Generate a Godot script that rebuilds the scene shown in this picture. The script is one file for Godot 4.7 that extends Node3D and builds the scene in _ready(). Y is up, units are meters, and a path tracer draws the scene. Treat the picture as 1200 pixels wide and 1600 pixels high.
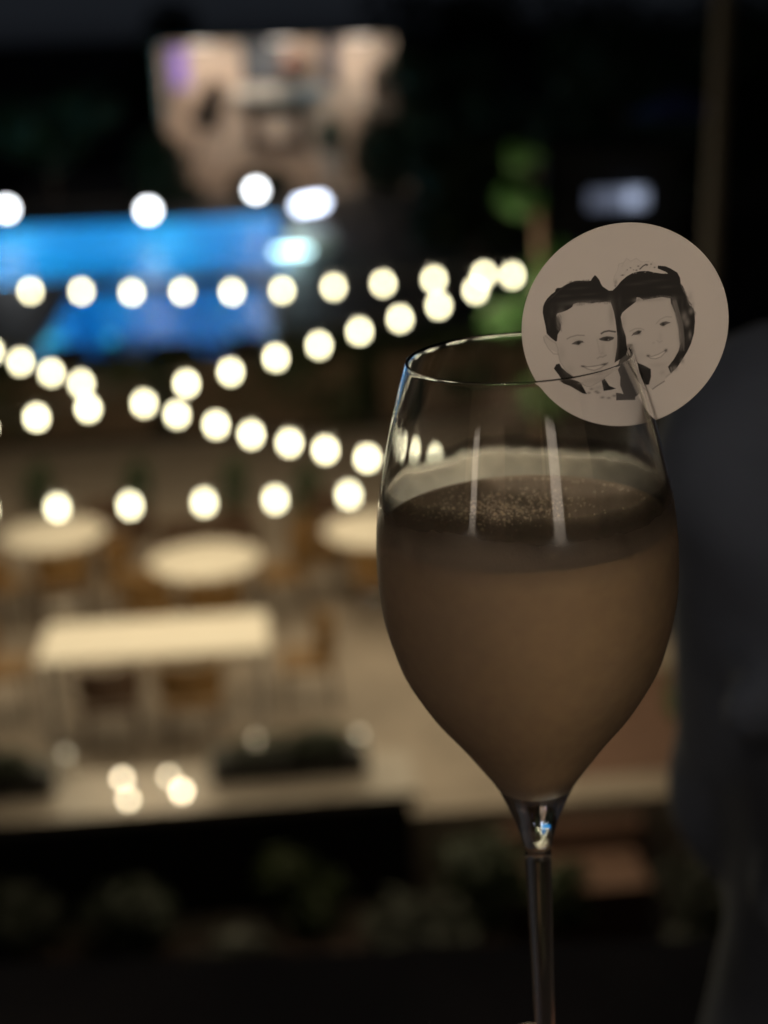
extends Node3D
# A chilled glass of sparkling wine held up on a balcony at night, a printed paper disc slotted on its rim,
# over a courtyard with string lights, tables and a lit pool.

const EYE := Vector3(0, 6.1, 0)
const TURN := 0.0803                       # the courtyard's axes are turned by 4.6 degrees
var U := Vector3(cos(TURN), 0, -sin(TURN))
var V := Vector3(-sin(TURN), 0, -cos(TURN))
var M := {}
var taken := {}

# ------------------------------------------------------------------ helpers
func at(u: float, h: float, v: float) -> Vector3:      # courtyard metres: to the right, up, away
	return U * u + V * v + Vector3(0, h, 0)

func numbered(called: String) -> String:
	var n: int = taken.get(called, 0)
	taken[called] = n + 1
	return called if n == 0 else "%s_%03d" % [called, n]

func tag(o: Node, label := "", category := "", group := "", kind := "") -> void:
	if label: o.set_meta("label", label)
	if category: o.set_meta("category", category)
	if group: o.set_meta("group", group)
	if kind: o.set_meta("kind", kind)

func thing(called: String, label: String, category: String, where := Vector3.ZERO, turn := TURN, group := "") -> Node3D:
	var o := Node3D.new()
	o.name = numbered(called)
	o.position = where
	o.rotation.y = turn
	add_child(o, true)
	tag(o, label, category, group)
	return o

func put(called: String, mesh: Mesh, mat: Material, parent: Node = self) -> MeshInstance3D:
	var o := MeshInstance3D.new()
	o.name = numbered(called) if parent == self else called
	o.mesh = mesh
	if mat: o.material_override = mat
	parent.add_child(o, true)
	return o

func begin() -> SurfaceTool:
	var st := SurfaceTool.new()
	st.begin(Mesh.PRIMITIVE_TRIANGLES)
	return st

func obj(called: String, st: SurfaceTool, mat: Material, parent: Node = self) -> MeshInstance3D:
	return put(called, st.commit(), mat, parent)

func struct(called: String, st: SurfaceTool, mat: Material, where := Vector3.ZERO, turn := TURN) -> MeshInstance3D:
	var o := obj(called, st, mat)
	o.position = where
	o.rotation.y = turn
	tag(o, "", "", "", "structure")
	return o

func box(st: SurfaceTool, lo: Vector3, hi: Vector3, turn := Basis()) -> SurfaceTool:
	var b := BoxMesh.new()
	b.size = (hi - lo).abs()
	st.append_from(b, 0, Transform3D(turn, (lo + hi) / 2.0))
	return st

func bar(st: SurfaceTool, a: Vector3, b: Vector3, ra: float, rb := -1.0, sides := 10) -> SurfaceTool:
	var c := CylinderMesh.new()
	c.bottom_radius = ra
	c.top_radius = ra if rb < 0 else rb
	c.height = a.distance_to(b)
	c.radial_segments = sides
	c.rings = 1
	var y := (b - a).normalized()
	var x := y.cross(Vector3.RIGHT if absf(y.x) < 0.9 else Vector3.BACK).normalized()
	st.append_from(c, 0, Transform3D(Basis(x, y, x.cross(y)), (a + b) / 2.0))
	return st

func ball(st: SurfaceTool, c: Vector3, r: float, seg := 14, flat := 1.0) -> SurfaceTool:
	var s := SphereMesh.new()
	s.radius = r
	s.height = 2.0 * r * flat
	s.radial_segments = seg
	s.rings = seg / 2
	st.append_from(s, 0, Transform3D(Basis(), c))
	return st

# turns a profile of (radius, height) about the y axis; normals follow the profile; v of the uv runs with the height between v0 and v1
func lathe(profile: PackedVector2Array, seg: int, v0 := 0.0, v1 := 1.0) -> Array:
	var n := profile.size()
	var pos := PackedVector3Array()
	var nor := PackedVector3Array()
	var uvs := PackedVector2Array()
	var idx := PackedInt32Array()
	for i in n:
		var t0: Vector2 = profile[i] - profile[maxi(i - 1, 0)]
		var t1: Vector2 = profile[mini(i + 1, n - 1)] - profile[i]
		var t := (t0.normalized() + t1.normalized())
		var nn := Vector2(t.y, -t.x).normalized()
		for k in seg + 1:
			var a := TAU * k / seg
			pos.append(Vector3(cos(a) * profile[i].x, profile[i].y, sin(a) * profile[i].x))
			nor.append(Vector3(cos(a) * nn.x, nn.y, sin(a) * nn.x))
			uvs.append(Vector2(float(k) / seg, (profile[i].y - v0) / (v1 - v0)))
	for i in n - 1:
		for k in seg:
			var p := i * (seg + 1) + k
			var q := p + seg + 1
			idx.append_array([p, p + 1, q, p + 1, q + 1, q])
	var arr := []
	arr.resize(Mesh.ARRAY_MAX)
	arr[Mesh.ARRAY_VERTEX] = pos
	arr[Mesh.ARRAY_NORMAL] = nor
	arr[Mesh.ARRAY_TEX_UV] = uvs
	arr[Mesh.ARRAY_INDEX] = idx
	return arr

# a profile that runs from the bottom up on the outside has its normals outward and clockwise faces
func turned(profiles: Array, mats: Array, seg: int, v0 := 0.0, v1 := 1.0) -> ArrayMesh:
	var m := ArrayMesh.new()
	for i in profiles.size():
		m.add_surface_from_arrays(Mesh.PRIMITIVE_TRIANGLES, lathe(profiles[i], seg, v0, v1))
		m.surface_set_material(i, mats[i])
	return m

func smooth_profile(pts: Array, steps: int) -> PackedVector2Array:     # Catmull-Rom through the points
	var out := PackedVector2Array()
	for i in pts.size() - 1:
		var a: Vector2 = pts[maxi(i - 1, 0)]
		var b: Vector2 = pts[i]
		var c: Vector2 = pts[i + 1]
		var d: Vector2 = pts[mini(i + 2, pts.size() - 1)]
		for s in steps:
			out.append(b.cubic_interpolate(c, a, d, float(s) / steps))
	out.append(pts[-1])
	return out

# many small bent leaves spread through lumps
func leaves(rng: RandomNumberGenerator, lumps: Array, count: int, size: float, tint: Color, st: SurfaceTool = null) -> SurfaceTool:
	if st == null: st = begin()
	for i in count:
		var l: Array = lumps[rng.randi() % lumps.size()]      # [centre, radii]
		var d := Vector3(rng.randfn(), rng.randfn(), rng.randfn()).normalized() * pow(rng.randf(), 0.4)
		var c: Vector3 = l[0] + d * (l[1] as Vector3)
		var out := (d + Vector3(0, 0.6, 0) + Vector3(rng.randfn(), rng.randfn(), rng.randfn()) * 0.5).normalized()
		var along := out.cross(Vector3(rng.randfn(), rng.randfn(), rng.randfn())).normalized()
		var side := out.cross(along)
		var s := size * rng.randf_range(0.6, 1.3)
		var shade := rng.randf_range(0.55, 1.35)
		st.set_color(Color(tint.r * shade, tint.g * shade, tint.b * shade * rng.randf_range(0.7, 1.1)))
		var a := c - along * s
		var b := c + along * s - out * s * 0.3
		var e := c + side * s * 0.45 + out * s * 0.1
		var f := c - side * s * 0.45 + out * s * 0.1
		for p in [a, e, b, a, b, f]:
			st.add_vertex(p)
	return st

func leafy(called: String, st: SurfaceTool, parent: Node = self) -> MeshInstance3D:
	st.generate_normals()
	var o := obj(called, st, M.leaf, parent)
	o.set_meta("kind", "stuff")
	return o

# surface nets over tapered capsules [a, b, radius a, radius b] that are joined smoothly
func flesh(caps: Array, cell: float, k: float) -> ArrayMesh:
	var lo := Vector3(1e6, 1e6, 1e6)
	var hi := -lo
	for c in caps:
		var r: float = maxf(c[2], c[3]) + 2.0 * cell + k
		for p in [c[0], c[1]]:
			lo = lo.min(p - Vector3(r, r, r))
			hi = hi.max(p + Vector3(r, r, r))
	var n := Vector3i(((hi - lo) / cell).ceil()) + Vector3i.ONE
	var f := PackedFloat32Array()
	f.resize(n.x * n.y * n.z)
	f.fill(1.0)
	for c in caps:
		var a: Vector3 = c[0]
		var ab: Vector3 = c[1] - a
		var len2 := maxf(ab.length_squared(), 1e-9)
		var r: float = maxf(c[2], c[3]) + 2.0 * cell + k
		var p0 := Vector3i(((a.min(c[1]) - Vector3(r, r, r) - lo) / cell).floor()).clamp(Vector3i.ZERO, n - Vector3i.ONE)
		var p1 := Vector3i(((a.max(c[1]) + Vector3(r, r, r) - lo) / cell).ceil()).clamp(Vector3i.ZERO, n - Vector3i.ONE)
		for z in range(p0.z, p1.z + 1):
			for y in range(p0.y, p1.y + 1):
				for x in range(p0.x, p1.x + 1):
					var p := lo + Vector3(x, y, z) * cell - a
					var h := clampf(p.dot(ab) / len2, 0, 1)
					var d := (p - ab * h).length() - lerpf(c[2], c[3], h)
					var i := (z * n.y + y) * n.x + x
					var e := f[i]
					var w := maxf(k - absf(d - e), 0.0) / k
					f[i] = minf(d, e) - w * w * k * 0.25
	var pos := PackedVector3Array()
	var nor := PackedVector3Array()
	var idx := PackedInt32Array()
	var where := {}
	var step := [1, n.x, n.x * n.y]
	for z in n.z - 1:
		for y in n.y - 1:
			for x in n.x - 1:
				var i := (z * n.y + y) * n.x + x
				var v := [f[i], f[i + 1], f[i + step[1]], f[i + 1 + step[1]], f[i + step[2]], f[i + 1 + step[2]], f[i + step[1] + step[2]], f[i + 1 + step[1] + step[2]]]
				var neg := 0
				for q in v: neg += int(q < 0)
				if neg == 0 or neg == 8: continue
				var sum := Vector3.ZERO
				var cnt := 0
				for e in [[0, 1], [2, 3], [4, 5], [6, 7], [0, 2], [1, 3], [4, 6], [5, 7], [0, 4], [1, 5], [2, 6], [3, 7]]:
					var q0: float = v[e[0]]
					var q1: float = v[e[1]]
					if (q0 < 0) != (q1 < 0):
						var t := q0 / (q0 - q1)
						var c0 := Vector3(e[0] & 1, (e[0] >> 1) & 1, e[0] >> 2)
						var c1 := Vector3(e[1] & 1, (e[1] >> 1) & 1, e[1] >> 2)
						sum += c0.lerp(c1, t)
						cnt += 1
				where[i] = pos.size()
				pos.append(lo + (Vector3(x, y, z) + sum / cnt) * cell)
				nor.append(Vector3(v[1] + v[3] + v[5] + v[7] - v[0] - v[2] - v[4] - v[6], v[2] + v[3] + v[6] + v[7] - v[0] - v[1] - v[4] - v[5], v[4] + v[5] + v[6] + v[7] - v[0] - v[1] - v[2] - v[3]).normalized())
	for i: int in where:
		for ax in 3:
			var b: int = step[(ax + 1) % 3]
			var c: int = step[(ax + 2) % 3]
			if i + step[ax] >= f.size(): continue
			var s0 := f[i] < 0
			if s0 == (f[i + step[ax]] < 0): continue
			if not (where.has(i - b) and where.has(i - c) and where.has(i - b - c)): continue
			var q := [where[i], where[i - b], where[i - b - c], where[i - c]]
			if s0: q.reverse()
			idx.append_array([q[0], q[1], q[2], q[0], q[2], q[3]])
	var arr := []
	arr.resize(Mesh.ARRAY_MAX)
	arr[Mesh.ARRAY_VERTEX] = pos
	arr[Mesh.ARRAY_NORMAL] = nor
	arr[Mesh.ARRAY_INDEX] = idx
	var m := ArrayMesh.new()
	m.add_surface_from_arrays(Mesh.PRIMITIVE_TRIANGLES, arr)
	return m

func paint(lin: Color, rough := 0.7, metal := 0.0) -> StandardMaterial3D:
	var m := StandardMaterial3D.new()
	m.albedo_color = lin.linear_to_srgb()
	m.roughness = rough
	m.metallic = metal
	return m

func glowing(lin: Color, energy: float) -> StandardMaterial3D:
	var m := paint(Color(0.8, 0.8, 0.8), 0.5)
	m.emission_enabled = true
	m.emission = lin.linear_to_srgb()
	m.emission_energy_multiplier = energy
	return m

func speckled(m: StandardMaterial3D, lo: Color, hi: Color, scale: float, seed_: int, bump := 0.0) -> StandardMaterial3D:
	var n := FastNoiseLite.new()
	n.seed = seed_
	n.frequency = 0.02
	n.fractal_octaves = 5
	var t := NoiseTexture2D.new()
	t.width = 256
	t.height = 256
	t.seamless = true
	t.noise = n
	var g := Gradient.new()
	g.set_color(0, lo.linear_to_srgb())
	g.set_color(1, hi.linear_to_srgb())
	t.color_ramp = g
	m.albedo_color = Color.WHITE
	m.albedo_texture = t
	m.uv1_triplanar = true
	m.uv1_world_triplanar = true
	m.uv1_scale = Vector3.ONE * scale
	if bump > 0.0:
		m.heightmap_enabled = true
		m.heightmap_texture = t
		m.heightmap_scale = bump
	return m

func lamp(where: Vector3, lin: Color, energy: float, size: float, parent: Node = self) -> OmniLight3D:
	var l := OmniLight3D.new()
	l.name = "lamp_glow"
	l.light_color = lin.linear_to_srgb()
	l.light_energy = energy
	l.light_size = size
	l.omni_range = 60.0
	l.omni_attenuation = 2.0
	l.shadow_enabled = true
	l.position = where
	parent.add_child(l, true)
	return l

# ------------------------------------------------------------------ the scene
func _ready() -> void:
	# camera
	var cam := Camera3D.new()
	cam.name = "camera"
	var lens := CameraAttributesPhysical.new()
	lens.frustum_focal_length = 50.82
	lens.frustum_focus_distance = 0.352
	lens.frustum_near = 0.05
	lens.frustum_far = 800.0
	lens.exposure_aperture = 7.3
	cam.attributes = lens
	cam.position = EYE
	cam.rotation = Vector3(deg_to_rad(-18.5), 0, deg_to_rad(-2.0))
	add_child(cam)
	cam.fov = 38.0
	cam.current = true

	# night sky
	var env := Environment.new()
	env.background_mode = Environment.BG_SKY
	env.tonemap_mode = Environment.TONE_MAPPER_LINEAR
	env.tonemap_exposure = 1.0
	env.sdfgi_enabled = true
	env.ssao_enabled = true
	env.ssil_enabled = true
	var pm := ProceduralSkyMaterial.new()
	pm.sky_top_color = Color(0.0022, 0.0026, 0.0036).linear_to_srgb()
	pm.sky_horizon_color = Color(0.0095, 0.011, 0.014).linear_to_srgb()
	pm.sky_curve = 0.12
	pm.ground_bottom_color = Color(0.0015, 0.0015, 0.0017).linear_to_srgb()
	pm.ground_horizon_color = Color(0.006, 0.007, 0.009).linear_to_srgb()
	var sky := Sky.new()
	sky.sky_material = pm
	env.sky = sky
	var we := WorldEnvironment.new()
	we.name = "night_air"
	we.environment = env
	add_child(we)
	var moon := DirectionalLight3D.new()
	moon.name = "moonlight"
	moon.light_color = Color(0.8, 0.88, 1.0)
	moon.light_energy = 0.0012
	moon.light_angular_distance = 0.5
	moon.shadow_enabled = true
	moon.rotation_degrees = Vector3(-50, 35, 0)
	add_child(moon)

	make_materials()
	build_ground()
	build_pools()
	build_far()
	build_hedges()
	build_courtyard()
	build_strings()
	build_ledge()
	build_balcony()
	build_person()
	build_glass()

func make_materials() -> void:
	M.leaf = paint(Color.WHITE, 0.6)
	M.leaf.vertex_color_use_as_albedo = true
	M.leaf.backlight_enabled = true
	M.leaf.backlight = Color(0.25, 0.35, 0.1)
	M.bark = speckled(paint(Color.WHITE, 0.9), Color(0.05, 0.03, 0.02), Color(0.12, 0.08, 0.05), 2.0, 3)
	M.stone = speckled(paint(Color.WHITE, 0.65), Color(0.19, 0.152, 0.122), Color(0.3, 0.245, 0.2), 0.35, 11)
	M.cap = speckled(paint(Color.WHITE, 0.5), Color(0.2, 0.165, 0.14), Color(0.29, 0.25, 0.21), 0.8, 12)
	M.darkstone = speckled(paint(Color.WHITE, 0.6), Color(0.015, 0.015, 0.017), Color(0.035, 0.034, 0.036), 0.6, 13)
	M.soil = speckled(paint(Color.WHITE, 0.95), Color(0.012, 0.009, 0.006), Color(0.035, 0.026, 0.018), 0.4, 14)
	M.brick = speckled(paint(Color.WHITE, 0.85), Color(0.09, 0.045, 0.03), Color(0.17, 0.092, 0.065), 0.9, 15)
	M.path = speckled(paint(Color.WHITE, 0.9), Color(0.02, 0.012, 0.009), Color(0.055, 0.03, 0.022), 0.8, 24)
	M.darkwood = speckled(paint(Color.WHITE, 0.9), Color(0.013, 0.01, 0.008), Color(0.03, 0.024, 0.02), 2.0, 26)
	var gr := Gradient.new()
	gr.offsets = PackedFloat32Array([0.0, 0.24, 0.74, 1.0])
	gr.colors = PackedColorArray([Color(0.16, 0.12, 0.09), Color(0.72, 0.64, 0.56), Color(0.86, 0.77, 0.68), Color(0.2, 0.16, 0.12)])
	var gt := GradientTexture2D.new()
	gt.width = 64
	gt.height = 8
	gt.gradient = gr
	M.pane = paint(Color(0.3, 0.28, 0.25), 0.5)                # a lit window behind a gathered curtain
	M.pane.emission_enabled = true
	M.pane.emission_operator = BaseMaterial3D.EMISSION_OP_MULTIPLY
	M.pane.emission = Color.WHITE
	M.pane.emission_texture = gt
	M.pane.emission_energy_multiplier = 0.8
	M.white = paint(Color(0.63, 0.575, 0.5), 0.5)
	M.ochre = speckled(paint(Color.WHITE, 0.6), Color(0.12, 0.062, 0.016), Color(0.2, 0.105, 0.03), 3.0, 16)
	M.brown = speckled(paint(Color.WHITE, 0.6), Color(0.05, 0.026, 0.014), Color(0.09, 0.05, 0.03), 3.0, 17)
	M.black = speckled(paint(Color.WHITE, 0.6), Color(0.006, 0.006, 0.006), Color(0.018, 0.017, 0.016), 0.7, 25)
	M.cable = paint(Color(0.01, 0.01, 0.01), 0.7)
	M.steel = paint(Color(0.45, 0.45, 0.47), 0.35, 0.9)
	M.beige = speckled(paint(Color.WHITE, 0.8), Color(0.46, 0.35, 0.27), Color(0.62, 0.49, 0.39), 0.25, 18)
	M.pooltile = speckled(paint(Color.WHITE, 0.4), Color(0.015, 0.27, 0.6), Color(0.03, 0.38, 0.78), 0.5, 19)
	M.bulb = glowing(Color(1.0, 0.94, 0.62), 26.0)
	var w := StandardMaterial3D.new()
	w.transparency = BaseMaterial3D.TRANSPARENCY_ALPHA
	w.albedo_color = Color(0.7, 0.9, 1.0, 0.05)
	w.roughness = 0.12
	var wn := FastNoiseLite.new()
	wn.seed = 8
	wn.frequency = 0.03
	var wt := NoiseTexture2D.new()
	wt.width = 256
	wt.height = 256
	wt.seamless = true
	wt.noise = wn
	var rippled: StandardMaterial3D = w.duplicate()
	rippled.heightmap_enabled = true
	rippled.heightmap_texture = wt
	rippled.heightmap_scale = 6.0
	rippled.uv1_triplanar = true
	rippled.uv1_world_triplanar = true
	rippled.uv1_scale = Vector3.ONE * 0.45
	rippled.metallic_specular = 0.22
	M.ripples = rippled
	M.water = w

# ------------------------------------------------------------------ ground and hard landscape
func build_ground() -> void:
	var st := box(begin(), Vector3(-400, -1.9, -700), Vector3(400, -1.5, 60))
	struct("ground", st, M.soil, Vector3.ZERO, 0.0)
	struct("terrace_floor", box(begin(), Vector3(-10, -1.45, -22.2), Vector3(3.95, 0, -10.52)), M.stone)
	struct("brick_landing", box(begin(), Vector3(1.95, -1.45, -12.9), Vector3(3.94, 0.004, -10.9)), M.brick)
	struct("brick_step", box(begin(), Vector3(1.7, -1.45, -10.897), Vector3(2.85, -0.16, -10.35)), M.brick)
	struct("lower_step", box(begin(), Vector3(1.65, -1.45, -10.347), Vector3(2.75, -0.33, -9.75)), M.brick)
	struct("planting_bed", box(begin(), Vector3(-10, -1.45, -24.6), Vector3(10, -0.03, -22.2)), M.soil)
	struct("lower_garden", box(begin(), Vector3(-10, -1.48, -10.07), Vector3(1.6, -0.5, -6.5)), M.soil)
	struct("garden_path", box(begin(), Vector3(-10, -0.499, -9.75), Vector3(1.5, -0.48, -9.15)), M.path)
	var dk := begin()
	for r in [[-16, 24.6, 9, 28.2], [-16, 28.2, -4.5, 36], [0.35, 28.2, 9, 36], [-16, 36, 9, 38], [0.85, 38, 9, 49], [-16, 49, 9, 54]]:
		box(dk, Vector3(r[0], -1.48, -r[3]), Vector3(r[2], 0.0, -r[1]))
	struct("pool_deck", dk, M.darkstone)
	struct("side_lawn", box(begin(), Vector3(3.95, -1.45, -22.2), Vector3(14, -0.06, -10.5)), M.soil)

func basin(u0: float, v0: float, u1: float, v1: float, called: String, lights: Array, glow: Color, energy: float) -> void:
	var o := thing(called, "", "", Vector3.ZERO)
	tag(o, "", "", "", "structure")
	var st := begin()
	box(st, Vector3(u0, -1.48, -v1), Vector3(u1, -1.3, -v0))
	for q in [[u0, v0, u0 + 0.15, v1], [u1 - 0.15, v0, u1, v1], [u0 + 0.15, v0, u1 - 0.15, v0 + 0.15], [u0 + 0.15, v1 - 0.15, u1 - 0.15, v1]]:
		box(st, Vector3(q[0] + 0.002, -1.3, -q[3] + 0.002), Vector3(q[2] - 0.002, 0.01, -q[1] - 0.002))
	obj("basin", st, M.pooltile, o)
	obj("water", box(begin(), Vector3(u0 + 0.151, -0.06, -v1 + 0.151), Vector3(u1 - 0.151, -0.058, -v0 - 0.151)), M.ripples, o)
	for l in lights:
		var e := obj("underwater_light", ball(begin(), Vector3(l[0], -0.75, -l[1]), 0.12), glowing(glow, 0.7), o)
		lamp(Vector3(l[0], -0.75, -l[1]), glow, energy, 0.1, o)

func build_pools() -> void:
	basin(-16, 38, 0.85, 49, "swimming_pool", [[-13, 46], [-10.5, 41], [-8, 46], [-5.5, 41], [-3, 46], [-2.2, 41.5]], Color(0.05, 0.78, 0.9), 4.4)
	basin(-4.5, 28.2, 0.35, 36, "plunge_pool", [[-3.4, 34.0], [-1.8, 30.5], [-0.6, 33.5]], Color(0.05, 0.7, 0.9), 1.15)
	# a bright lamp low in the end wall of the main pool, seen as a pale cyan oval
	var c := thing("pool_lamp", "pale cyan lamp glowing at the right end of the pool", "lamp", at(1.0, 0.0, 40.3))
	obj("housing", box(begin(), Vector3(-0.5, 0, -0.12), Vector3(0.5, 0.06, 0.12)), M.steel, c)
	obj("lamp_lens", box(begin(), Vector3(-0.46, 0.062, -0.1), Vector3(0.46, 0.2, 0.1)), glowing(Color(0.6, 0.95, 1.0), 5.0), c)
	lamp(Vector3(0, 0.5, 0), Color(0.6, 0.95, 1.0), 1.2, 0.1, c)
	var posts := [[-7.35, 46.13, "white globe lamp at the left edge of the photo beyond the pool", 1.0], [-3.0, 44.22, "white globe lamp standing alone over the middle of the pool", 1.0], [0.16, 48.41, "white globe lamp nearest the lit pavilion, above the pool's far end", 1.0], [1.7, 44.02, "bluish white oval lamp right of the pool on a pale block", 0.8]]
	for p in posts:
		var o := thing("globe_lamp", p[2], "lamp", at(p[0], 0, p[1]), TURN, "white lamps round the pool")
		obj("post", bar(begin(), Vector3(0, -1.2, 0), Vector3(0, 0.74, 0), 0.04), M.black, o)
		var blue: bool = p[3] < 0.9
		var st := begin()
		ball(st, Vector3(0, 0.92, 0), 0.19, 16)
		if blue:
			ball(st, Vector3(-0.28, 0.88, 0), 0.17, 16)
			ball(st, Vector3(0.28, 0.96, 0), 0.17, 16)
		var col := Color(0.72, 0.8, 1.0) if blue else Color(0.93, 0.96, 1.0)
		obj("lamp_globe", st, glowing(col, 8.0 if blue else 13.0), o)
		lamp(Vector3(0, 0.92, 0), col, 2.5, 0.15, o)
	var w := thing("garden_wall", "pale low wall beside the right end of the pool", "wall", at(1.55, 0, 42.5))
	obj("wall_block", box(begin(), Vector3(-0.55, 0, -0.3), Vector3(0.6, 0.42, 1.6)), M.cap, w)
	obj("coping", box(begin(), Vector3(-0.6, 0.422, -0.35), Vector3(0.65, 0.5, 1.65)), M.white, w)
	for p in [[-3.4, 26.0, "leftmost dark sun lounger on the near deck of the small pool"], [-1.5, 25.8, "dark sun lounger in the middle of the near pool deck"], [-0.2, 26.0, "dark sun lounger nearest the string light tree"]]:
		var o := thing("sun_lounger", p[2], "lounger", at(p[0], 0, p[1]), TURN + 0.1, "loungers by the small pool")
		obj("mattress", box(begin(), Vector3(-0.33, 0.3, -0.5), Vector3(0.33, 0.4, 0.9)), M.brown, o)
		obj("backrest", box(begin(), Vector3(-0.33, 0.42, -1.05), Vector3(0.33, 0.5, -0.35), Basis(Vector3.RIGHT, 0.35)), M.brown, o)
		for x in [-0.28, 0.28]:
			for z in [-0.4, 0.8]:
				obj("leg", bar(begin(), Vector3(x, 0, z), Vector3(x, 0.3, z), 0.025), M.black, o)

# ------------------------------------------------------------------ far side
func build_far() -> void:
	struct("pavilion_terrace", box(begin(), Vector3(-9, -1.5, -66), Vector3(9, 0.02, -54)), M.stone)
	var o := thing("pavilion", "lit beige pavilion with a dark roof at the top of the photo", "pavilion", at(0.9, 0.02, 58.0))
	obj("back_wall", box(begin(), Vector3(-3.75, 0, -0.5), Vector3(4.75, 5.3, -0.3)), M.beige, o)
	obj("side_wall", box(begin(), Vector3(-3.95, 0, -0.5), Vector3(-3.753, 5.3, 2.4)), M.beige, o)
	obj("roof", box(begin(), Vector3(-4.3, 5.303, -1.0), Vector3(5.1, 5.45, 2.6)), M.black, o)
	obj("wall_panel", box(begin(), Vector3(-0.95, 3.75, -0.297), Vector3(0.6, 5.25, -0.22)), paint(Color(0.07, 0.075, 0.085), 0.6), o)
	obj("wall_panel", box(begin(), Vector3(2.05, 3.6, -0.297), Vector3(2.65, 5.25, -0.2)), paint(Color(0.04, 0.04, 0.06), 0.6), o)
	obj("wall_panel", box(begin(), Vector3(3.8, 2.9, -0.297), Vector3(4.74, 4.1, -0.22)), paint(Color(0.05, 0.03, 0.02), 0.6), o)
	obj("wall_panel", box(begin(), Vector3(3.6, 0.9, -0.297), Vector3(4.74, 2.3, -0.22)), paint(Color(0.14, 0.085, 0.06), 0.7), o)
	var fr := begin()
	for q in [[-0.85, 1.3, -0.4, 3.1], [0.9, 1.3, 1.35, 3.1], [-0.398, 2.65, 0.898, 3.1], [-0.398, 1.3, 0.898, 1.65]]:
		box(fr, Vector3(q[0], q[1], -0.297), Vector3(q[2], q[3], -0.15))
	obj("window_frame", fr, M.brown, o)
	obj("ledge_beam", box(begin(), Vector3(-1.4, 3.3, -0.297), Vector3(1.0, 3.66, 0.25)), M.white, o)
	obj("ledge_beam", box(begin(), Vector3(1.003, 3.3, -0.297), Vector3(2.1, 3.66, 0.25)), paint(Color(0.3, 0.36, 0.4), 0.5), o)
	for x in [-2.4, 0.5, 3.3]:
		obj("ceiling_lamp", box(begin(), Vector3(x - 0.4, 5.25, 1.3), Vector3(x + 0.4, 5.297, 1.9)), glowing(Color(1, 0.86, 0.72), 3.0), o)
		var l := AreaLight3D.new()
		l.name = "ceiling_glow"
		l.area_size = Vector2(0.8, 0.6)
		l.light_color = Color(1, 0.86, 0.72).linear_to_srgb()
		l.light_energy = 11.5
		l.shadow_enabled = true
		l.position = Vector3(x, 5.23, 1.6)
		l.rotation.x = -PI / 2 + 0.55
		o.add_child(l, true)
	var b := thing("banner", "narrow purple banner hanging on the lit pavilion wall", "banner", at(-2.35, 3.75, 57.6))
	obj("banner_cloth", box(begin(), Vector3(-0.28, 0, -0.02), Vector3(0.28, 1.4, 0.02)), paint(Color(0.2, 0.13, 0.5), 0.8), b)
	obj("rod", bar(begin(), Vector3(-0.34, 1.42, 0), Vector3(0.34, 1.42, 0), 0.025), M.steel, b)
	var p := thing("parasol", "folded brown parasol leaning before the pavilion wall", "parasol", at(-1.15, 0, 56.2))
	obj("pole", bar(begin(), Vector3(-1.5, -0.5, 0), Vector3(0.2, 4.2, 0), 0.05), M.brown, p)
	obj("canopy", bar(begin(), Vector3(-0.45, 2.4, 0), Vector3(0.2, 4.0, 0), 0.62, 0.3, 12), M.brown, p)
	var lt := thing("lantern_ball", "round red brown paper lantern high on the pavilion wall", "lantern", at(1.9, 3.75, 57.2))
	obj("lantern_shade", ball(begin(), Vector3(0, 0.62, 0), 0.6, 16), paint(Color(0.05, 0.022, 0.014), 0.8), lt)
	obj("hanger", bar(begin(), Vector3(0, 1.2, 0), Vector3(0, 1.45, 0), 0.015), M.black, lt)
	var rng := RandomNumberGenerator.new()
	rng.seed = 5
	var pl := thing("potted_plant", "dark green potted plant in front of the lit pavilion", "plant", at(3.1, 0, 57.0))
	obj("pot", bar(begin(), Vector3(0, 0, 0), Vector3(0, 1.3, 0), 0.3, 0.42, 16), M.white, pl)
	leafy("foliage", leaves(rng, [[Vector3(0, 1.85, 0), Vector3(0.6, 0.7, 0.5)]], 300, 0.16, Color(0.02, 0.06, 0.045)), pl)

	# dark trees that close the far side
	var trees := [
		[-13.0, 50.5, 5.2, 3.4, "dark broad tree left of the pavilion beyond the pool"], [-7.2, 56.0, 4.4, 2.4, "dark tree touching the left end of the pavilion"],
		[7.0, 54.0, 6.2, 2.3, "tall dark tree touching the right end of the pavilion"], [11.5, 47.0, 6.0, 3.2, "dark tree behind the blue parasol"], [16.5, 52.0, 6.6, 4.0, "dark tree at the far right behind the person"],
		[5.6, 38.0, 3.6, 1.7, "low dark tree right of the pool's end"], [-20.0, 64.0, 5.2, 4.0, "dark tree at the upper left corner of the photo"], [-3.6, 76.0, 7.6, 2.6, "dark tree crown showing left above the pavilion roof"], [10.0, 80.0, 8.4, 4.5, "tall dark tree behind the right end of the pavilion"], [19.0, 84.0, 9.0, 5.5, "broad dark tree behind the tall brown post"], [23.0, 66.0, 7.0, 5.0, "farthest dark tree at the upper right"]]
	for t in trees:
		var d := thing("tree", t[4], "tree", at(t[0], -0.4, t[1]), 0.0, "dark trees beyond the pool")
		obj("trunk", bar(begin(), Vector3(0, -1.2, 0), Vector3(0.1, t[2] * 0.6, 0), 0.2, 0.12), M.bark, d)
		var lumps := []
		for i in 9:
			lumps.append([Vector3(rng.randf_range(-1, 1) * t[3] * 0.7, t[2] * rng.randf_range(0.28, 0.86), rng.randf_range(-1, 1) * t[3] * 0.6), Vector3(0.55, 0.4, 0.5) * t[3]])
		leafy("crown", leaves(rng, lumps, 2600, 0.26, Color(0.016, 0.03, 0.012)), d)
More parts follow.
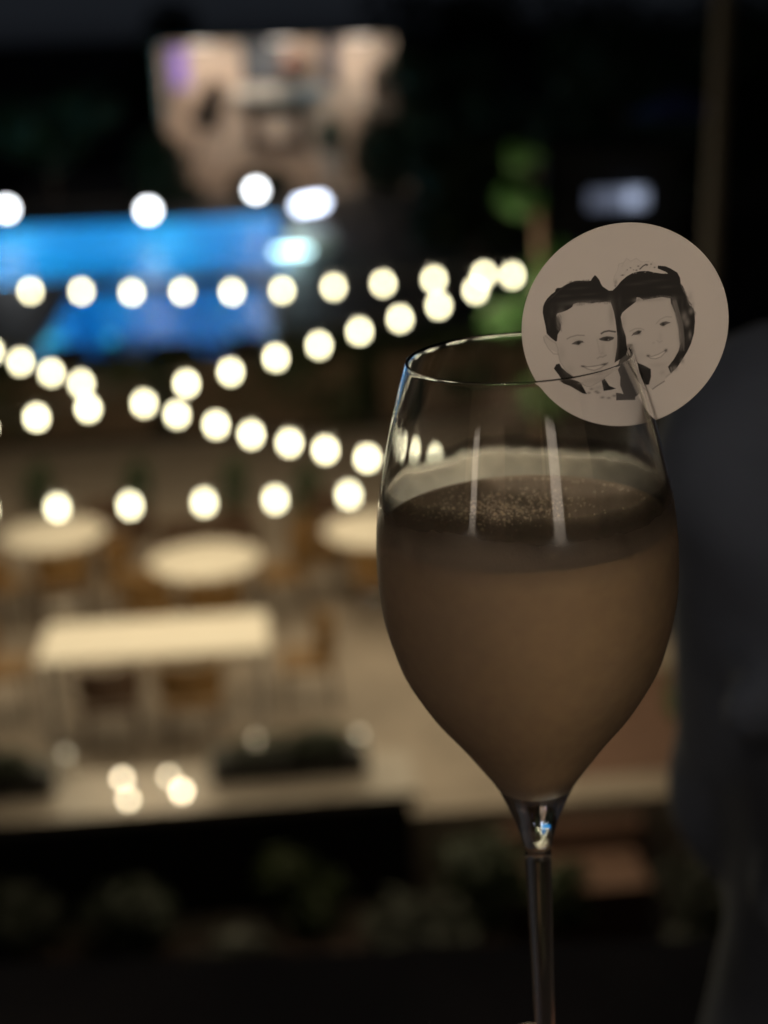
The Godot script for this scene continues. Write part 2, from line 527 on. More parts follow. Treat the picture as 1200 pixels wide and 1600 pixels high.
	# tapering shrubs in front of the pavilion
	for q in [[-3.2, 54.4, 2.2, "dark round shrub hiding the pavilion's lower left corner"], [4.7, 54.2, 2.9, "dark shrub hiding the pavilion's lower right corner"], [-2.7, 53.9, 0.7, "low dark shrub by the pavilion's left front"], [0.4, 54.6, 0.9, "low wide dark shrub before the middle of the pavilion"], [6.4, 53.4, 3.0, "tall dark shrub right of the pavilion"]]:
		var s := thing("shrub", q[3], "shrub", at(q[0], 0, q[1]), 0.0, "shrubs before the pavilion")
		obj("stem", bar(begin(), Vector3(0, -0.5, 0), Vector3(0, q[2] * 0.6, 0), 0.06), M.bark, s)
		leafy("foliage", leaves(rng, [[Vector3(0, q[2] * 0.5, 0), Vector3(1.1, q[2] * 0.6, 0.7)]], 1200, 0.2, Color(0.016, 0.028, 0.012)), s)
	# bluish lit window in a dark hut, and a blue parasol
	var h := thing("pool_hut", "dark hut with one pale blue lit window above the paper disc", "hut", at(10.2, 0, 41.0))
	obj("wall", box(begin(), Vector3(-2.2, -1.5, -2), Vector3(1.6, 2.3, -0.02)), M.black, h)
	obj("roof", box(begin(), Vector3(-2.5, 2.303, -2.3), Vector3(1.9, 2.45, 0.4)), M.black, h)
	var wf := obj("window", box(begin(), Vector3(-1.0, 0.75, -0.017), Vector3(0.75, 1.35, 0.03)), M.black, h)
	put("pane", box(begin(), Vector3(-0.95, 0.8, 0.033), Vector3(0.05, 1.3, 0.04)).commit(), glowing(Color(0.06, 0.075, 0.12), 1.0), wf)
	put("pane", box(begin(), Vector3(0.1, 0.8, 0.033), Vector3(0.7, 1.3, 0.04)).commit(), glowing(Color(0.11, 0.13, 0.185), 1.0), wf)
	lamp(Vector3(0.3, 1.05, 0.3), Color(0.5, 0.6, 0.85), 0.08, 0.1, h)
	var pb := thing("parasol", "dark blue open parasol high above the paper disc", "parasol", at(12.6, 0, 44.0))
	obj("pole", bar(begin(), Vector3(0, -1.5, 0), Vector3(0, 3.4, 0), 0.04), M.black, pb)
	obj("canopy", bar(begin(), Vector3(0, 3.0, 0), Vector3(0, 3.7, 0), 1.6, 0.05, 8), paint(Color(0.05, 0.07, 0.3), 0.8), pb)

# ------------------------------------------------------------------ hedges and the tree of the string lights
func build_hedges() -> void:
	var rng := RandomNumberGenerator.new()
	rng.seed = 21
	var spans := [[-9.5, -5.2, "dark hedge section at the left edge behind the round tables"], [-5.1, -1.6, "dark hedge section below the left end of the small pool"], [-1.5, 1.6, "dark hedge section right below the small pool"], [1.7, 5.4, "dark hedge section behind the glass and the string light tree"]]
	for s in spans:
		var o := thing("hedge", s[2], "hedge", at((s[0] + s[1]) / 2, 0, 23.2), TURN, "hedge behind the terrace")
		var w: float = (s[1] - s[0]) / 2
		obj("branches", box(begin(), Vector3(-w + 0.15, -0.1, -0.5), Vector3(w - 0.15, 1.0, 0.45)), M.bark, o)
		var lumps := []
		for i in 10:
			lumps.append([Vector3(rng.randf_range(-w, w), rng.randf_range(0.3, 1.15), rng.randf_range(-0.4, 0.5)), Vector3(0.75, 0.45, 0.45)])
		lumps.append([Vector3(0, 0.6, 0.3), Vector3(w, 0.6, 0.4)])
		leafy("foliage", leaves(rng, lumps, 3400, 0.1, Color(0.022, 0.034, 0.012)), o)
	# the tree that carries the strings, lit by them
	var t := thing("tree", "slim tree with green leaves lit by the string lights beside the disc", "tree", at(3.15, 0, 16.3), 0.0)
	var tr := begin()
	bar(tr, Vector3(0, -0.3, 0), Vector3(0.05, 2.2, 0), 0.11, 0.08)
	bar(tr, Vector3(0.05, 2.2, 0), Vector3(-0.05, 4.6, 0), 0.08, 0.03)
	obj("trunk", tr, M.bark, t)
	for l in [[Vector3(-0.33, 2.85, 0.2), Vector3(0.34, 0.2, 0.3), 300], [Vector3(-0.25, 4.2, 0.3), Vector3(0.26, 0.2, 0.25), 220], [Vector3(-0.2, 4.62, 0.1), Vector3(0.2, 0.16, 0.2), 120], [Vector3(0.15, 3.2, 0), Vector3(0.3, 0.5, 0.3), 160], [Vector3(0.1, 1.9, 0.1), Vector3(0.4, 0.4, 0.3), 160]]:
		leafy("leaf_cluster", leaves(rng, [[l[0], l[1]]], l[2], 0.09, Color(0.04, 0.12, 0.03)), t)
	var sp := thing("spotlight", "small garden spotlight aimed up the slim tree", "spotlight", at(2.7, 0, 15.2))
	obj("stake", bar(begin(), Vector3(0, -0.1, 0), Vector3(0, 0.2, 0), 0.015), M.black, sp)
	obj("lamp_head", bar(begin(), Vector3(0, 0.2, 0), Vector3(0.04, 0.32, -0.05), 0.05), M.black, sp)
	var sl := SpotLight3D.new()
	sl.name = "spot_glow"
	sl.light_color = Color(0.85, 1.0, 0.8)
	sl.light_energy = 3.0
	sl.spot_angle = 14.0
	sl.spot_range = 30.0
	sl.light_size = 0.04
	sl.shadow_enabled = true
	sp.add_child(sl, true)
	sl.look_at_from_position(at(2.72, 0.36, 15.3), at(2.95, 4.3, 16.3))
	var ps := thing("post", "tall slim brown post behind the person at the upper right", "post", at(4.3, -0.1, 14.0))
	obj("shaft", bar(begin(), Vector3(0, -1.0, 0), Vector3(0.12, 7.2, 0), 0.1, 0.085, 16), M.darkwood, ps)
	obj("cap", ball(begin(), Vector3(0.12, 7.2, 0), 0.1, 12, 0.6), M.black, ps)
	# plants right of the terrace and below the ledge
	var plants := [
		[3.55, 0.0, 11.35, 0.42, 0.95, Color(0.03, 0.085, 0.02), "green bush between the glass and the person's elbow"],
		[1.45, -0.9, 9.8, 0.5, 1.2, Color(0.022, 0.035, 0.012), "dark green bush at the right end of the ledge"], [1.95, -0.5, 9.5, 0.3, 0.6, Color(0.03, 0.045, 0.012), "small olive bush left of the wine glass stem"],
		[-1.25, -0.5, 9.8, 0.42, 0.55, Color(0.018, 0.026, 0.012), "dark bush below the ledge, at the lower left"], [0.1, -0.5, 9.8, 0.4, 0.6, Color(0.03, 0.045, 0.01), "dark olive bush below the ledge near the middle"], [-2.2, -0.5, 9.75, 0.45, 0.5, Color(0.015, 0.02, 0.01), "dark bush at the left edge below the ledge"], [-0.6, -0.5, 8.95, 0.5, 0.5, Color(0.014, 0.016, 0.008), "dark bush on the near side of the garden path"], [0.8, -0.5, 9.0, 0.45, 0.6, Color(0.014, 0.02, 0.008), "dark bush beside the right end of the garden path"],
		[3.1, -0.4, 8.9, 0.5, 0.7, Color(0.014, 0.018, 0.008), "dark bush in front of the brick landing"], [4.1, 0.0, 10.3, 0.45, 0.9, Color(0.012, 0.018, 0.008), "dark bush right of the brick landing"], [4.6, 0.0, 13.4, 0.6, 1.3, Color(0.015, 0.025, 0.01), "dark bush at the right edge of the terrace"]]
	for p in plants:
		var b := thing("bush", p[6], "bush", at(p[0], p[1], p[2]), 0.0, "bushes round the terrace")
		obj("stem", bar(begin(), Vector3(0, -0.3, 0), Vector3(0, p[4] * 0.5, 0), 0.03), M.bark, b)
		var lumps := []
		for i in 5:
			lumps.append([Vector3(rng.randf_range(-0.5, 0.5) * p[3], p[4] * rng.randf_range(0.3, 0.8), rng.randf_range(-0.4, 0.4) * p[3]), Vector3(0.6, 0.5, 0.6) * p[3]])
		leafy("foliage", leaves(rng, lumps, 700, 0.06, p[5]), b)

# ------------------------------------------------------------------ tables and chairs
var chair0: Node3D

func chair_at(u: float, v: float, turn: float, label: String, dark := false) -> void:
	var o: Node3D
	if chair0 == null:
		o = thing("chair", label, "chair", Vector3.ZERO, 0.0, "chairs round the courtyard tables")
		chair0 = o
		obj("seat", box(begin(), Vector3(-0.25, 0.42, -0.24), Vector3(0.25, 0.47, 0.24)), M.ochre, o)
		var bk := begin()
		for i in 6:
			var a0 := lerpf(-1.2, 1.2, i / 6.0)
			var a1 := lerpf(-1.2, 1.2, (i + 1) / 6.0)
			var q0 := Vector3(sin(a0) * 0.29, 0, cos(a0) * 0.27)
			var q1 := Vector3(sin(a1) * 0.29, 0, cos(a1) * 0.27)
			var m := (q0 + q1) / 2
			var w := q0.distance_to(q1) / 2 + 0.004
			box(bk, m + Vector3(-w, 0.52, -0.014), m + Vector3(w, 0.84, 0.014), Basis(Vector3.UP, atan2(-(q1 - q0).z, (q1 - q0).x)))
		obj("backrest", bk, M.ochre, o)
		for x in [-0.21, 0.21]:
			for z in [-0.2, 0.22]:
				obj("leg", bar(begin(), Vector3(x, 0.418, z), Vector3(x * 1.15, 0.0, z * 1.15), 0.02, 0.014, 8), M.brown, o)
	else:
		o = chair0.duplicate()
		o.name = numbered("chair")
		add_child(o, true)
		tag(o, label)
	o.position = at(u, 0.002, v)
	o.rotation.y = TURN + turn
	if dark:
		for c in o.get_children(): (c as MeshInstance3D).material_override = M.brown

func build_courtyard() -> void:
	for t in [[-2.42, 15.9, "white round table at the left edge behind the others"], [-0.71, 14.75, "white round table in the middle of the courtyard"], [1.15, 15.4, "white round table half hidden behind the wine glass"]]:
		var o := thing("round_table", t[2], "table", at(t[0], 0.002, t[1]), TURN, "white round tables")
		put("tabletop", turned([PackedVector2Array([Vector2(0, 0.72), Vector2(0.55, 0.72), Vector2(0.575, 0.73), Vector2(0.58, 0.745), Vector2(0.57, 0.752), Vector2(0, 0.752)])], [M.white], 40), M.white, o)
		obj("column", bar(begin(), Vector3(0, 0.03, 0), Vector3(0, 0.718, 0), 0.04), M.steel, o)
		obj("base", bar(begin(), Vector3(0, 0, 0), Vector3(0, 0.028, 0), 0.26, 0.24, 24), M.steel, o)
	var r := thing("long_table", "long white rectangular table in the foreground of the courtyard", "table", at(-1.12, 0.002, 12.75))
	obj("tabletop", box(begin(), Vector3(-1.03, 0.71, -0.44), Vector3(1.03, 0.752, 0.44)), M.white, r)
	for x in [-0.95, 0.95]:
		for z in [-0.37, 0.37]:
			obj("leg", box(begin(), Vector3(x - 0.035, 0, z - 0.035), Vector3(x + 0.035, 0.708, z + 0.035)), M.steel, r)
	chair_at(-1.52, 15.1, -PI / 2 - 0.2, "ochre chair left of the middle round table")
	chair_at(0.1, 15.0, PI / 2, "ochre chair right of the middle round table")
	chair_at(-0.62, 14.05, 0.15, "ochre chair in front of the middle round table")
	chair_at(-1.25, 14.25, -0.5, "ochre chair at the left front of the middle round table")
	chair_at(-2.25, 15.15, 0.1, "ochre chair in front of the left round table")
	chair_at(-2.95, 15.2, -0.6, "ochre chair at the lower left of the left round table")
	chair_at(0.55, 15.55, -PI / 2, "ochre chair left of the half hidden round table")
	chair_at(1.1, 14.7, 0.0, "ochre chair in front of the half hidden round table")
	chair_at(-1.5, 12.1, 0.05, "left ochre chair on the near side of the long table", true)
	chair_at(-0.78, 12.05, -0.05, "right ochre chair on the near side of the long table")
	chair_at(0.25, 12.7, PI / 2, "ochre chair at the right end of the long table")
	chair_at(-2.55, 12.95, -PI / 2, "ochre chair at the left end of the long table")
	chair_at(-0.95, 15.6, PI + 0.1, "dark brown chair on the far left of the middle round table", true)
	chair_at(-0.45, 15.6, PI - 0.1, "dark brown chair directly behind the middle round table", true)
	chair_at(0.72, 16.3, PI, "dark brown chair behind the half hidden round table", true)
	chair_at(-1.85, 16.5, PI, "dark brown chair behind the left round table", true)
	var s := thing("stool", "low pale round stool between the left chairs and the long table", "stool", at(-2.2, 0.002, 14.55))
	obj("seat", bar(begin(), Vector3(0, 0.3, 0), Vector3(0, 0.42, 0), 0.18, 0.17, 20), M.cap, s)
	for a in 3:
		obj("leg", bar(begin(), Vector3(0.15 * cos(a * 2.1), 0.3, 0.15 * sin(a * 2.1)), Vector3(0.2 * cos(a * 2.1), 0, 0.2 * sin(a * 2.1)), 0.015), M.steel, s)
	var rng := RandomNumberGenerator.new()
	rng.seed = 31
	for p in [[-2.85, 17.8, "potted shrub behind the left round table"], [-1.62, 17.6, "potted shrub between the left and middle round tables"], [-0.45, 17.4, "potted shrub behind the right side of the middle table"], [0.42, 16.9, "potted shrub left of the half hidden table"]]:
		var o := thing("potted_shrub", p[2], "plant", at(p[0], 0.002, p[1]), TURN, "potted shrubs behind the round tables")
		obj("pot", bar(begin(), Vector3(0, 0, 0), Vector3(0, 0.4, 0), 0.14, 0.2, 16), M.brown, o)
		leafy("foliage", leaves(rng, [[Vector3(0, 0.65, 0), Vector3(0.22, 0.32, 0.22)], [Vector3(0.05, 0.85, 0), Vector3(0.15, 0.25, 0.15)]], 320, 0.06, Color(0.02, 0.035, 0.012)), o)

# ------------------------------------------------------------------ string lights
func build_strings() -> void:
	var glass := turned([smooth_profile([Vector2(0, -0.1), Vector2(0.024, -0.098), Vector2(0.031, -0.09), Vector2(0.0325, -0.06), Vector2(0.031, -0.025), Vector2(0.014, -0.01), Vector2(0.0125, 0.0)], 4)], [M.bulb], 16)
	var sock := bar(begin(), Vector3(0, 0.0, 0), Vector3(0, 0.05, 0), 0.016, 0.014, 10).commit()
	var lines := [
		["string of warm bulbs running level just below the pool", 15.5, [Vector3(-4.30, 3.27, 17.63), Vector3(-3.71, 3.28, 17.39), Vector3(-3.12, 3.29, 17.15), Vector3(-2.53, 3.30, 16.91), Vector3(-1.94, 3.31, 16.67), Vector3(-1.37, 3.31, 16.44), Vector3(-0.81, 3.32, 16.28), Vector3(-0.27, 3.32, 16.10), Vector3(0.27, 3.33, 15.99), Vector3(0.83, 3.33, 16.05), Vector3(1.37, 3.34, 16.06), Vector3(1.94, 3.34, 16.16), Vector3(2.51, 3.35, 16.26)], 0.75],
		["string of warm bulbs climbing to the right towards the tree", 15.0, [Vector3(-3.47, 2.57, 13.31), Vector3(-3.00, 2.63, 13.31), Vector3(-2.53, 2.69, 13.31), Vector3(-2.06, 2.75, 13.31), Vector3(-1.59, 2.81, 13.31), Vector3(-0.70, 2.94, 13.52), Vector3(-0.29, 3.00, 13.65), Vector3(0.14, 3.07, 13.84), Vector3(0.56, 3.13, 14.02), Vector3(0.97, 3.20, 14.24), Vector3(1.39, 3.26, 14.46), Vector3(1.81, 3.32, 14.73), Vector3(2.24, 3.39, 15.09), Vector3(2.70, 3.45, 15.54)], 0.31],
		["string of warm bulbs falling to the right behind the glass", 12.5, [Vector3(-3.13, 3.35, 14.54), Vector3(-2.82, 3.30, 14.24), Vector3(-2.51, 3.25, 13.94), Vector3(-2.20, 3.20, 13.64), Vector3(-1.89, 3.15, 13.34), Vector3(-1.60, 3.10, 13.06), Vector3(-1.03, 3.00, 12.61), Vector3(-0.74, 2.95, 12.36), Vector3(-0.41, 2.90, 12.14), Vector3(-0.12, 2.85, 11.95), Vector3(0.19, 2.80, 11.81), Vector3(0.48, 2.75, 11.71), Vector3(0.81, 2.70, 11.57), Vector3(1.14, 2.65, 11.43), Vector3(1.47, 2.60, 11.29), Vector3(1.80, 2.55, 11.15), Vector3(2.13, 2.50, 11.01)], 0.26],
		["lowest and nearest string of warm bulbs, widely spaced above the round tables", 9.5, [Vector3(-3.02, 2.90, 10.26), Vector3(-2.51, 2.90, 10.21), Vector3(-2.00, 2.90, 10.16), Vector3(-1.49, 2.90, 10.11), Vector3(-0.98, 2.90, 10.06), Vector3(-0.46, 2.90, 10.03), Vector3(0.04, 2.90, 10.00), Vector3(0.56, 2.90, 10.01), Vector3(1.08, 2.90, 10.02), Vector3(1.60, 2.90, 10.03), Vector3(2.12, 2.90, 10.04), Vector3(2.64, 2.90, 10.05), Vector3(3.16, 2.90, 10.06)], 0.26]]
	for l in lines:
		var pts: Array = l[2]
		var o := thing("string_light", l[0], "string lights", Vector3.ZERO, 0.0, "string lights over the courtyard")
		var mat: StandardMaterial3D = M.bulb.duplicate()
		mat.emission_energy_multiplier = l[1]
		var st := begin()
		var first: Vector3 = pts[0] * 2.0 - pts[1]
		var last: Vector3 = pts[-1] * 2.0 - pts[-2]
		var all := [first] + pts + [last]
		for i in all.size() - 1:
			var a: Vector3 = all[i]
			var b: Vector3 = all[i + 1]
			var prev := at(a.x, a.y + 0.085, a.z)
			for k in range(1, 5):
				var t := k / 4.0
				var p := a.lerp(b, t)
				var next := at(p.x, p.y + 0.085 - 0.12 * t * (1 - t), p.z)
				bar(st, prev, next, 0.005, -1, 6)
				prev = next
		obj("cable", st, M.cable, o)
		for p: Vector3 in pts:
			var b := put("bulb", glass, mat, o)
			b.position = at(p.x, p.y + 0.04, p.z)
			put("socket", sock, M.black, b)
			lamp(Vector3(0, -0.048, 0), Color(1.0, 0.82, 0.52), l[3], 0.015, b)

# ------------------------------------------------------------------ the ledge at the near end of the terrace
func build_ledge() -> void:
	var o := thing("ledge_wall", "dark ledge wall with a pale cap along the near end of the terrace", "wall", at(0, 0, 0))
	obj("wall", box(begin(), Vector3(-10, -1.49, -10.5), Vector3(0.95, 0.36, -10.1)), M.black, o)
	obj("cap", box(begin(), Vector3(-10, 0.363, -10.75), Vector3(1.0, 0.45, -10.06)), M.cap, o)
	var rng := RandomNumberGenerator.new()
	rng.seed = 41
	for p in [[-0.59, 0.64, "long dark planter box on the ledge right of the candles"], [-3.2, -1.8, "dark planter box on the ledge at the left edge"]]:
		var b := thing("planter_box", p[2], "planter", at((p[0] + p[1]) / 2, 0.452, 10.52), TURN, "planter boxes on the ledge")
		var w: float = (p[1] - p[0]) / 2
		obj("trough", box(begin(), Vector3(-w, 0, -0.14), Vector3(w, 0.2, 0.12)), M.black, b)
		leafy("foliage", leaves(rng, [[Vector3(0, 0.22, 0), Vector3(w, 0.14, 0.16)], [Vector3(w * 0.4, 0.26, 0), Vector3(w * 0.4, 0.12, 0.14)]], 700, 0.05, Color(0.02, 0.028, 0.012)), b)
	var flame := Color(1.0, 0.82, 0.55)
	var k := 0
	for c in [[-1.27, 10.46, 0.0, 10.0, 0.95, "upper left candle glass of the four on the ledge"], [-1.2, 10.12, 0.0, 9.0, 0.95, "lower left candle glass of the four on the ledge"], [-0.8, 10.19, 0.0, 11.0, 1.15, "brightest candle glass, lower right of the four on the ledge"], [-0.91, 10.44, 0.0, 6.0, 0.9, "dim candle glass touching the brightest one on the ledge"],
			[-0.23, 10.7, 0.0, 3.6, 1.0, "candle glass behind the left half of the long planter box"], [0.26, 10.69, 0.0, 4.0, 1.0, "candle glass behind the middle of the long planter box"], [0.6, 10.66, 0.0, 1.0, 1.0, "dim candle glass behind the right end of the planter box"], [-1.72, 10.7, 0.0, 0.6, 0.9, "dim candle glass by the left planter box"]]:
		var tall: float = 0.13 if k >= 4 else 0.0
		var g := thing("candle_glass", c[5], "candle", at(c[0], 0.4525, c[1]), TURN, "candle glasses along the ledge")
		obj("candle", bar(begin(), Vector3(0, 0, 0), Vector3(0, 0.05 + tall, 0), 0.026, 0.026, 12), M.white, g)
		var s := turned([PackedVector2Array([Vector2(0.034, 0.0), Vector2(0.037, 0.1 + tall)])], [M.water], 16)
		put("holder", s, M.water, g)
		obj("flame", ball(begin(), Vector3(0, 0.085 + tall, 0), 0.026 * c[4], 12, 1.25), glowing(flame, c[3]), g)
		lamp(Vector3(0, 0.085 + tall, 0), flame, 0.012, 0.015, g)
		k += 1

# ------------------------------------------------------------------ the balcony on which the picture is taken
func build_balcony() -> void:
	struct("balcony_floor", box(begin(), Vector3(-3.2, 4.35, -1.45), Vector3(3.2, 4.6, 2.6)), M.cap, Vector3.ZERO, 0.0)
	struct("balcony_ceiling", box(begin(), Vector3(-3.2, 7.3, -0.3), Vector3(3.2, 7.5, 2.6)), M.white, Vector3.ZERO, 0.0)
	var p := thing("parapet", "low dark parapet across the bottom edge of the photo", "parapet", Vector3(0, 4.602, 0), 0.0)
	obj("wall", box(begin(), Vector3(-3.2, 0, -1.43), Vector3(3.2, 0.43, -1.2)), M.black, p)
	obj("coping", box(begin(), Vector3(-3.2, 0.433, -1.46), Vector3(3.2, 0.48, -1.17)), M.darkstone, p)
	var w := thing("house_wall", "plain house wall with a dark door and two tall lit windows", "wall", Vector3(0, 4.602, 2.1), 0.0)
	obj("wall", box(begin(), Vector3(-3.2, 0, 0), Vector3(-0.9, 2.695, 0.3)), M.beige, w)
	obj("wall", box(begin(), Vector3(0.5, 0, 0), Vector3(3.2, 2.695, 0.3)), M.beige, w)
	for q in [-2.35, 0.92]:
		var f := obj("window_frame", box(begin(), Vector3(q - 0.32, 0.25, -0.05), Vector3(q + 0.32, 2.25, -0.003)), M.black, w)
		var qm := QuadMesh.new()
		qm.size = Vector2(0.56, 1.95)
		var pane := put("lit_pane", qm, M.pane, f)
		pane.position = Vector3(q, 1.25, -0.056)
		pane.rotation.y = PI
		var al := AreaLight3D.new()
		al.name = "window_glow"
		al.area_size = Vector2(0.4, 1.9)
		al.light_color = Color(1.0, 0.84, 0.68).linear_to_srgb()
		al.light_energy = 0.42
		al.shadow_enabled = true
		al.position = Vector3(q, 1.25, -0.07)
		w.add_child(al, true)
	obj("lintel", box(begin(), Vector3(-0.897, 2.2, 0), Vector3(0.497, 2.695, 0.3)), M.beige, w)
	var d := obj("door", box(begin(), Vector3(-0.897, 0, 0.12), Vector3(0.497, 2.197, 0.16)), M.black, w)
	put("handle", bar(begin(), Vector3(0.4, 0.95, 0.08), Vector3(0.4, 1.2, 0.08), 0.012).commit(), M.steel, d)
	var l := thing("ceiling_lamp", "round warm lamp under the balcony ceiling", "lamp", Vector3(-0.55, 7.297, 0.9), 0.0)
	obj("canopy", bar(begin(), Vector3(0, -0.03, 0), Vector3(0, 0, 0), 0.09, 0.09, 24), M.white, l)
	obj("lamp_globe", ball(begin(), Vector3(0, -0.1, 0), 0.07, 20), glowing(Color(1.0, 0.82, 0.65), 30.0), l)
	lamp(Vector3(0, -0.1, 0), Color(1.0, 0.85, 0.7), 0.42, 0.06, l)

# ------------------------------------------------------------------ the person at the right edge, seen from behind
func build_person() -> void:
	var o := thing("person", "person in a blue grey jacket with long dark hair, back turned, at the right edge", "person", Vector3(0.355, 4.602, -0.74), 0.12)
	o.scale = Vector3.ONE * 0.955
	var s := func(a, b, ra, rb): return [a, b, ra, rb]
	var legs := []
	var torso := []
	var arms := []
	var hands := []
	for q in [-1.0, 1.0]:
		legs += [[Vector3(q * 0.085, 0.86, 0), Vector3(q * 0.09, 0.47, -0.01), 0.085, 0.055], [Vector3(q * 0.09, 0.47, -0.01), Vector3(q * 0.09, 0.08, 0.02), 0.055, 0.036], [Vector3(q * 0.09, 0.045, 0.03), Vector3(q * 0.1, 0.035, -0.13), 0.04, 0.033]]
		torso += [[Vector3(q * 0.075, 0.92, 0), Vector3(q * 0.065, 1.08, 0), 0.1, 0.085], [Vector3(q * 0.065, 1.08, 0), Vector3(q * 0.085, 1.26, 0.01), 0.085, 0.095], [Vector3(q * 0.03, 1.37, 0.01), Vector3(q * 0.155, 1.345, 0.01), 0.05, 0.056]]
		arms += [[Vector3(q * 0.158, 1.325, 0.01), Vector3(q * 0.118, 1.08, -0.1), 0.052, 0.042], [Vector3(q * 0.118, 1.08, -0.1), Vector3(-q * 0.03, 1.12 + q * 0.03, -0.21), 0.042, 0.03]]
		hands += [[Vector3(-q * 0.06, 1.12 + q * 0.03, -0.21), Vector3(-q * 0.085, 1.13 + q * 0.03, -0.2), 0.026, 0.03]]
		for f in 4:
			hands += [[Vector3(-q * 0.085, 1.155 - f * 0.019 + q * 0.03, -0.2), Vector3(-q * 0.12, 1.155 - f * 0.02 + q * 0.03, -0.185), 0.0095, 0.009], [Vector3(-q * 0.12, 1.155 - f * 0.02 + q * 0.03, -0.185), Vector3(-q * 0.135, 1.155 - f * 0.02 + q * 0.03, -0.165), 0.009, 0.007]]
		hands += [[Vector3(-q * 0.085, 1.15 + q * 0.03, -0.2), Vector3(-q * 0.1, 1.19 + q * 0.03, -0.185), 0.011, 0.009]]
	var head := [[Vector3(0, 1.36, 0.005), Vector3(0, 1.45, 0), 0.05, 0.05], [Vector3(0, 1.53, 0.015), Vector3(0, 1.56, 0.0), 0.085, 0.088], [Vector3(0, 1.47, -0.05), Vector3(0, 1.53, -0.05), 0.045, 0.055], [Vector3(0, 1.505, -0.1), Vector3(0, 1.495, -0.118), 0.012, 0.014], [Vector3(-0.09, 1.5, 0), Vector3(-0.09, 1.53, 0.005), 0.014, 0.018], [Vector3(0.09, 1.5, 0), Vector3(0.09, 1.53, 0.005), 0.014, 0.018]]
	var skin := paint(Color(0.4, 0.24, 0.16), 0.5)
	put("body", flesh(head + torso + arms + hands + legs, 0.014, 0.03), skin, o)
	var fat := func(caps: Array, by: float) -> Array: return caps.map(func(c): return [c[0], c[1], c[2] + by, c[3] + by])
	var folds := [[Vector3(-0.2, 1.22, 0.06), Vector3(-0.03, 1.31, 0.12), 0.014, 0.02], [Vector3(-0.17, 1.1, 0.05), Vector3(0.0, 1.17, 0.11), 0.016, 0.02], [Vector3(-0.19, 1.32, 0.04), Vector3(-0.1, 1.2, 0.1), 0.014, 0.016], [Vector3(-0.15, 1.0, 0.06), Vector3(0.02, 1.08, 0.11), 0.018, 0.02], [Vector3(-0.1, 1.02, 0.1), Vector3(0.1, 1.0, 0.11), 0.014, 0.012]]
	var cloth := speckled(paint(Color.WHITE, 0.9), Color(0.032, 0.043, 0.068), Color(0.062, 0.08, 0.118), 3.0, 51, 1.0)
	put("jacket", flesh(fat.call(torso + arms, 0.014) + folds, 0.013, 0.03), cloth, o)
	put("collar", flesh([[Vector3(-0.06, 1.4, 0.03), Vector3(0.0, 1.405, 0.06), 0.02, 0.02], [Vector3(0.0, 1.405, 0.06), Vector3(0.06, 1.4, 0.03), 0.02, 0.02]], 0.012, 0.02), cloth, o)
	put("trousers", flesh(fat.call(legs.filter(func(c): return c[0].y > 0.06), 0.012) + [[Vector3(-0.07, 0.9, 0), Vector3(0.07, 0.9, 0), 0.108, 0.108]], 0.016, 0.03), paint(Color(0.02, 0.02, 0.024), 0.9), o)
	for q in [-1.0, 1.0]:
		put("shoe", flesh([[Vector3(q * 0.09, 0.05, 0.04), Vector3(q * 0.1, 0.042, -0.14), 0.048, 0.042]], 0.014, 0.02), M.black, o)
	var hair := [[Vector3(0, 1.56, 0.02), Vector3(0, 1.5, 0.03), 0.105, 0.1]]
	for i in 9:
		var a := lerpf(-1.35, 1.35, i / 8.0)
		var top := Vector3(sin(a) * 0.085, 1.53, 0.02 + cos(a) * 0.07)
		hair.append([top, Vector3(sin(a) * 0.125, 1.36 + 0.012 * (i % 3), 0.045 + cos(a) * 0.075), 0.032, 0.016])
	put("hair", flesh(hair, 0.01, 0.025), paint(Color(0.012, 0.009, 0.008), 0.45), o)
	var rng := RandomNumberGenerator.new()
	rng.seed = 52
	var st := begin()
	for i in 260:
		var a := rng.randf_range(-1.7, 1.7)
		var p0 := Vector3(sin(a) * 0.112, 1.6, 0.025 + cos(a) * 0.105)
		var p1 := Vector3(sin(a) * 0.128, 1.48, 0.035 + cos(a) * 0.122)
		var p2 := Vector3(sin(a + rng.randfn() * 0.05) * 0.146, 1.35 + rng.randf_range(-0.03, 0.05), 0.05 + cos(a) * 0.105)
		bar(st, p0, p1, 0.002, 0.0022, 5)
		bar(st, p1, p2, 0.0022, 0.001, 5)
	var strands := obj("hair_strands", st, paint(Color(0.022, 0.014, 0.011), 0.4), o)
	strands.set_meta("kind", "stuff")

# ------------------------------------------------------------------ the wine glass, the wine, the hand and the printed disc
const RIM := Vector3(0.03384937, 6.0206774, -0.35307626)
const LEAN := 0.034                         # the glass leans by 2 degrees

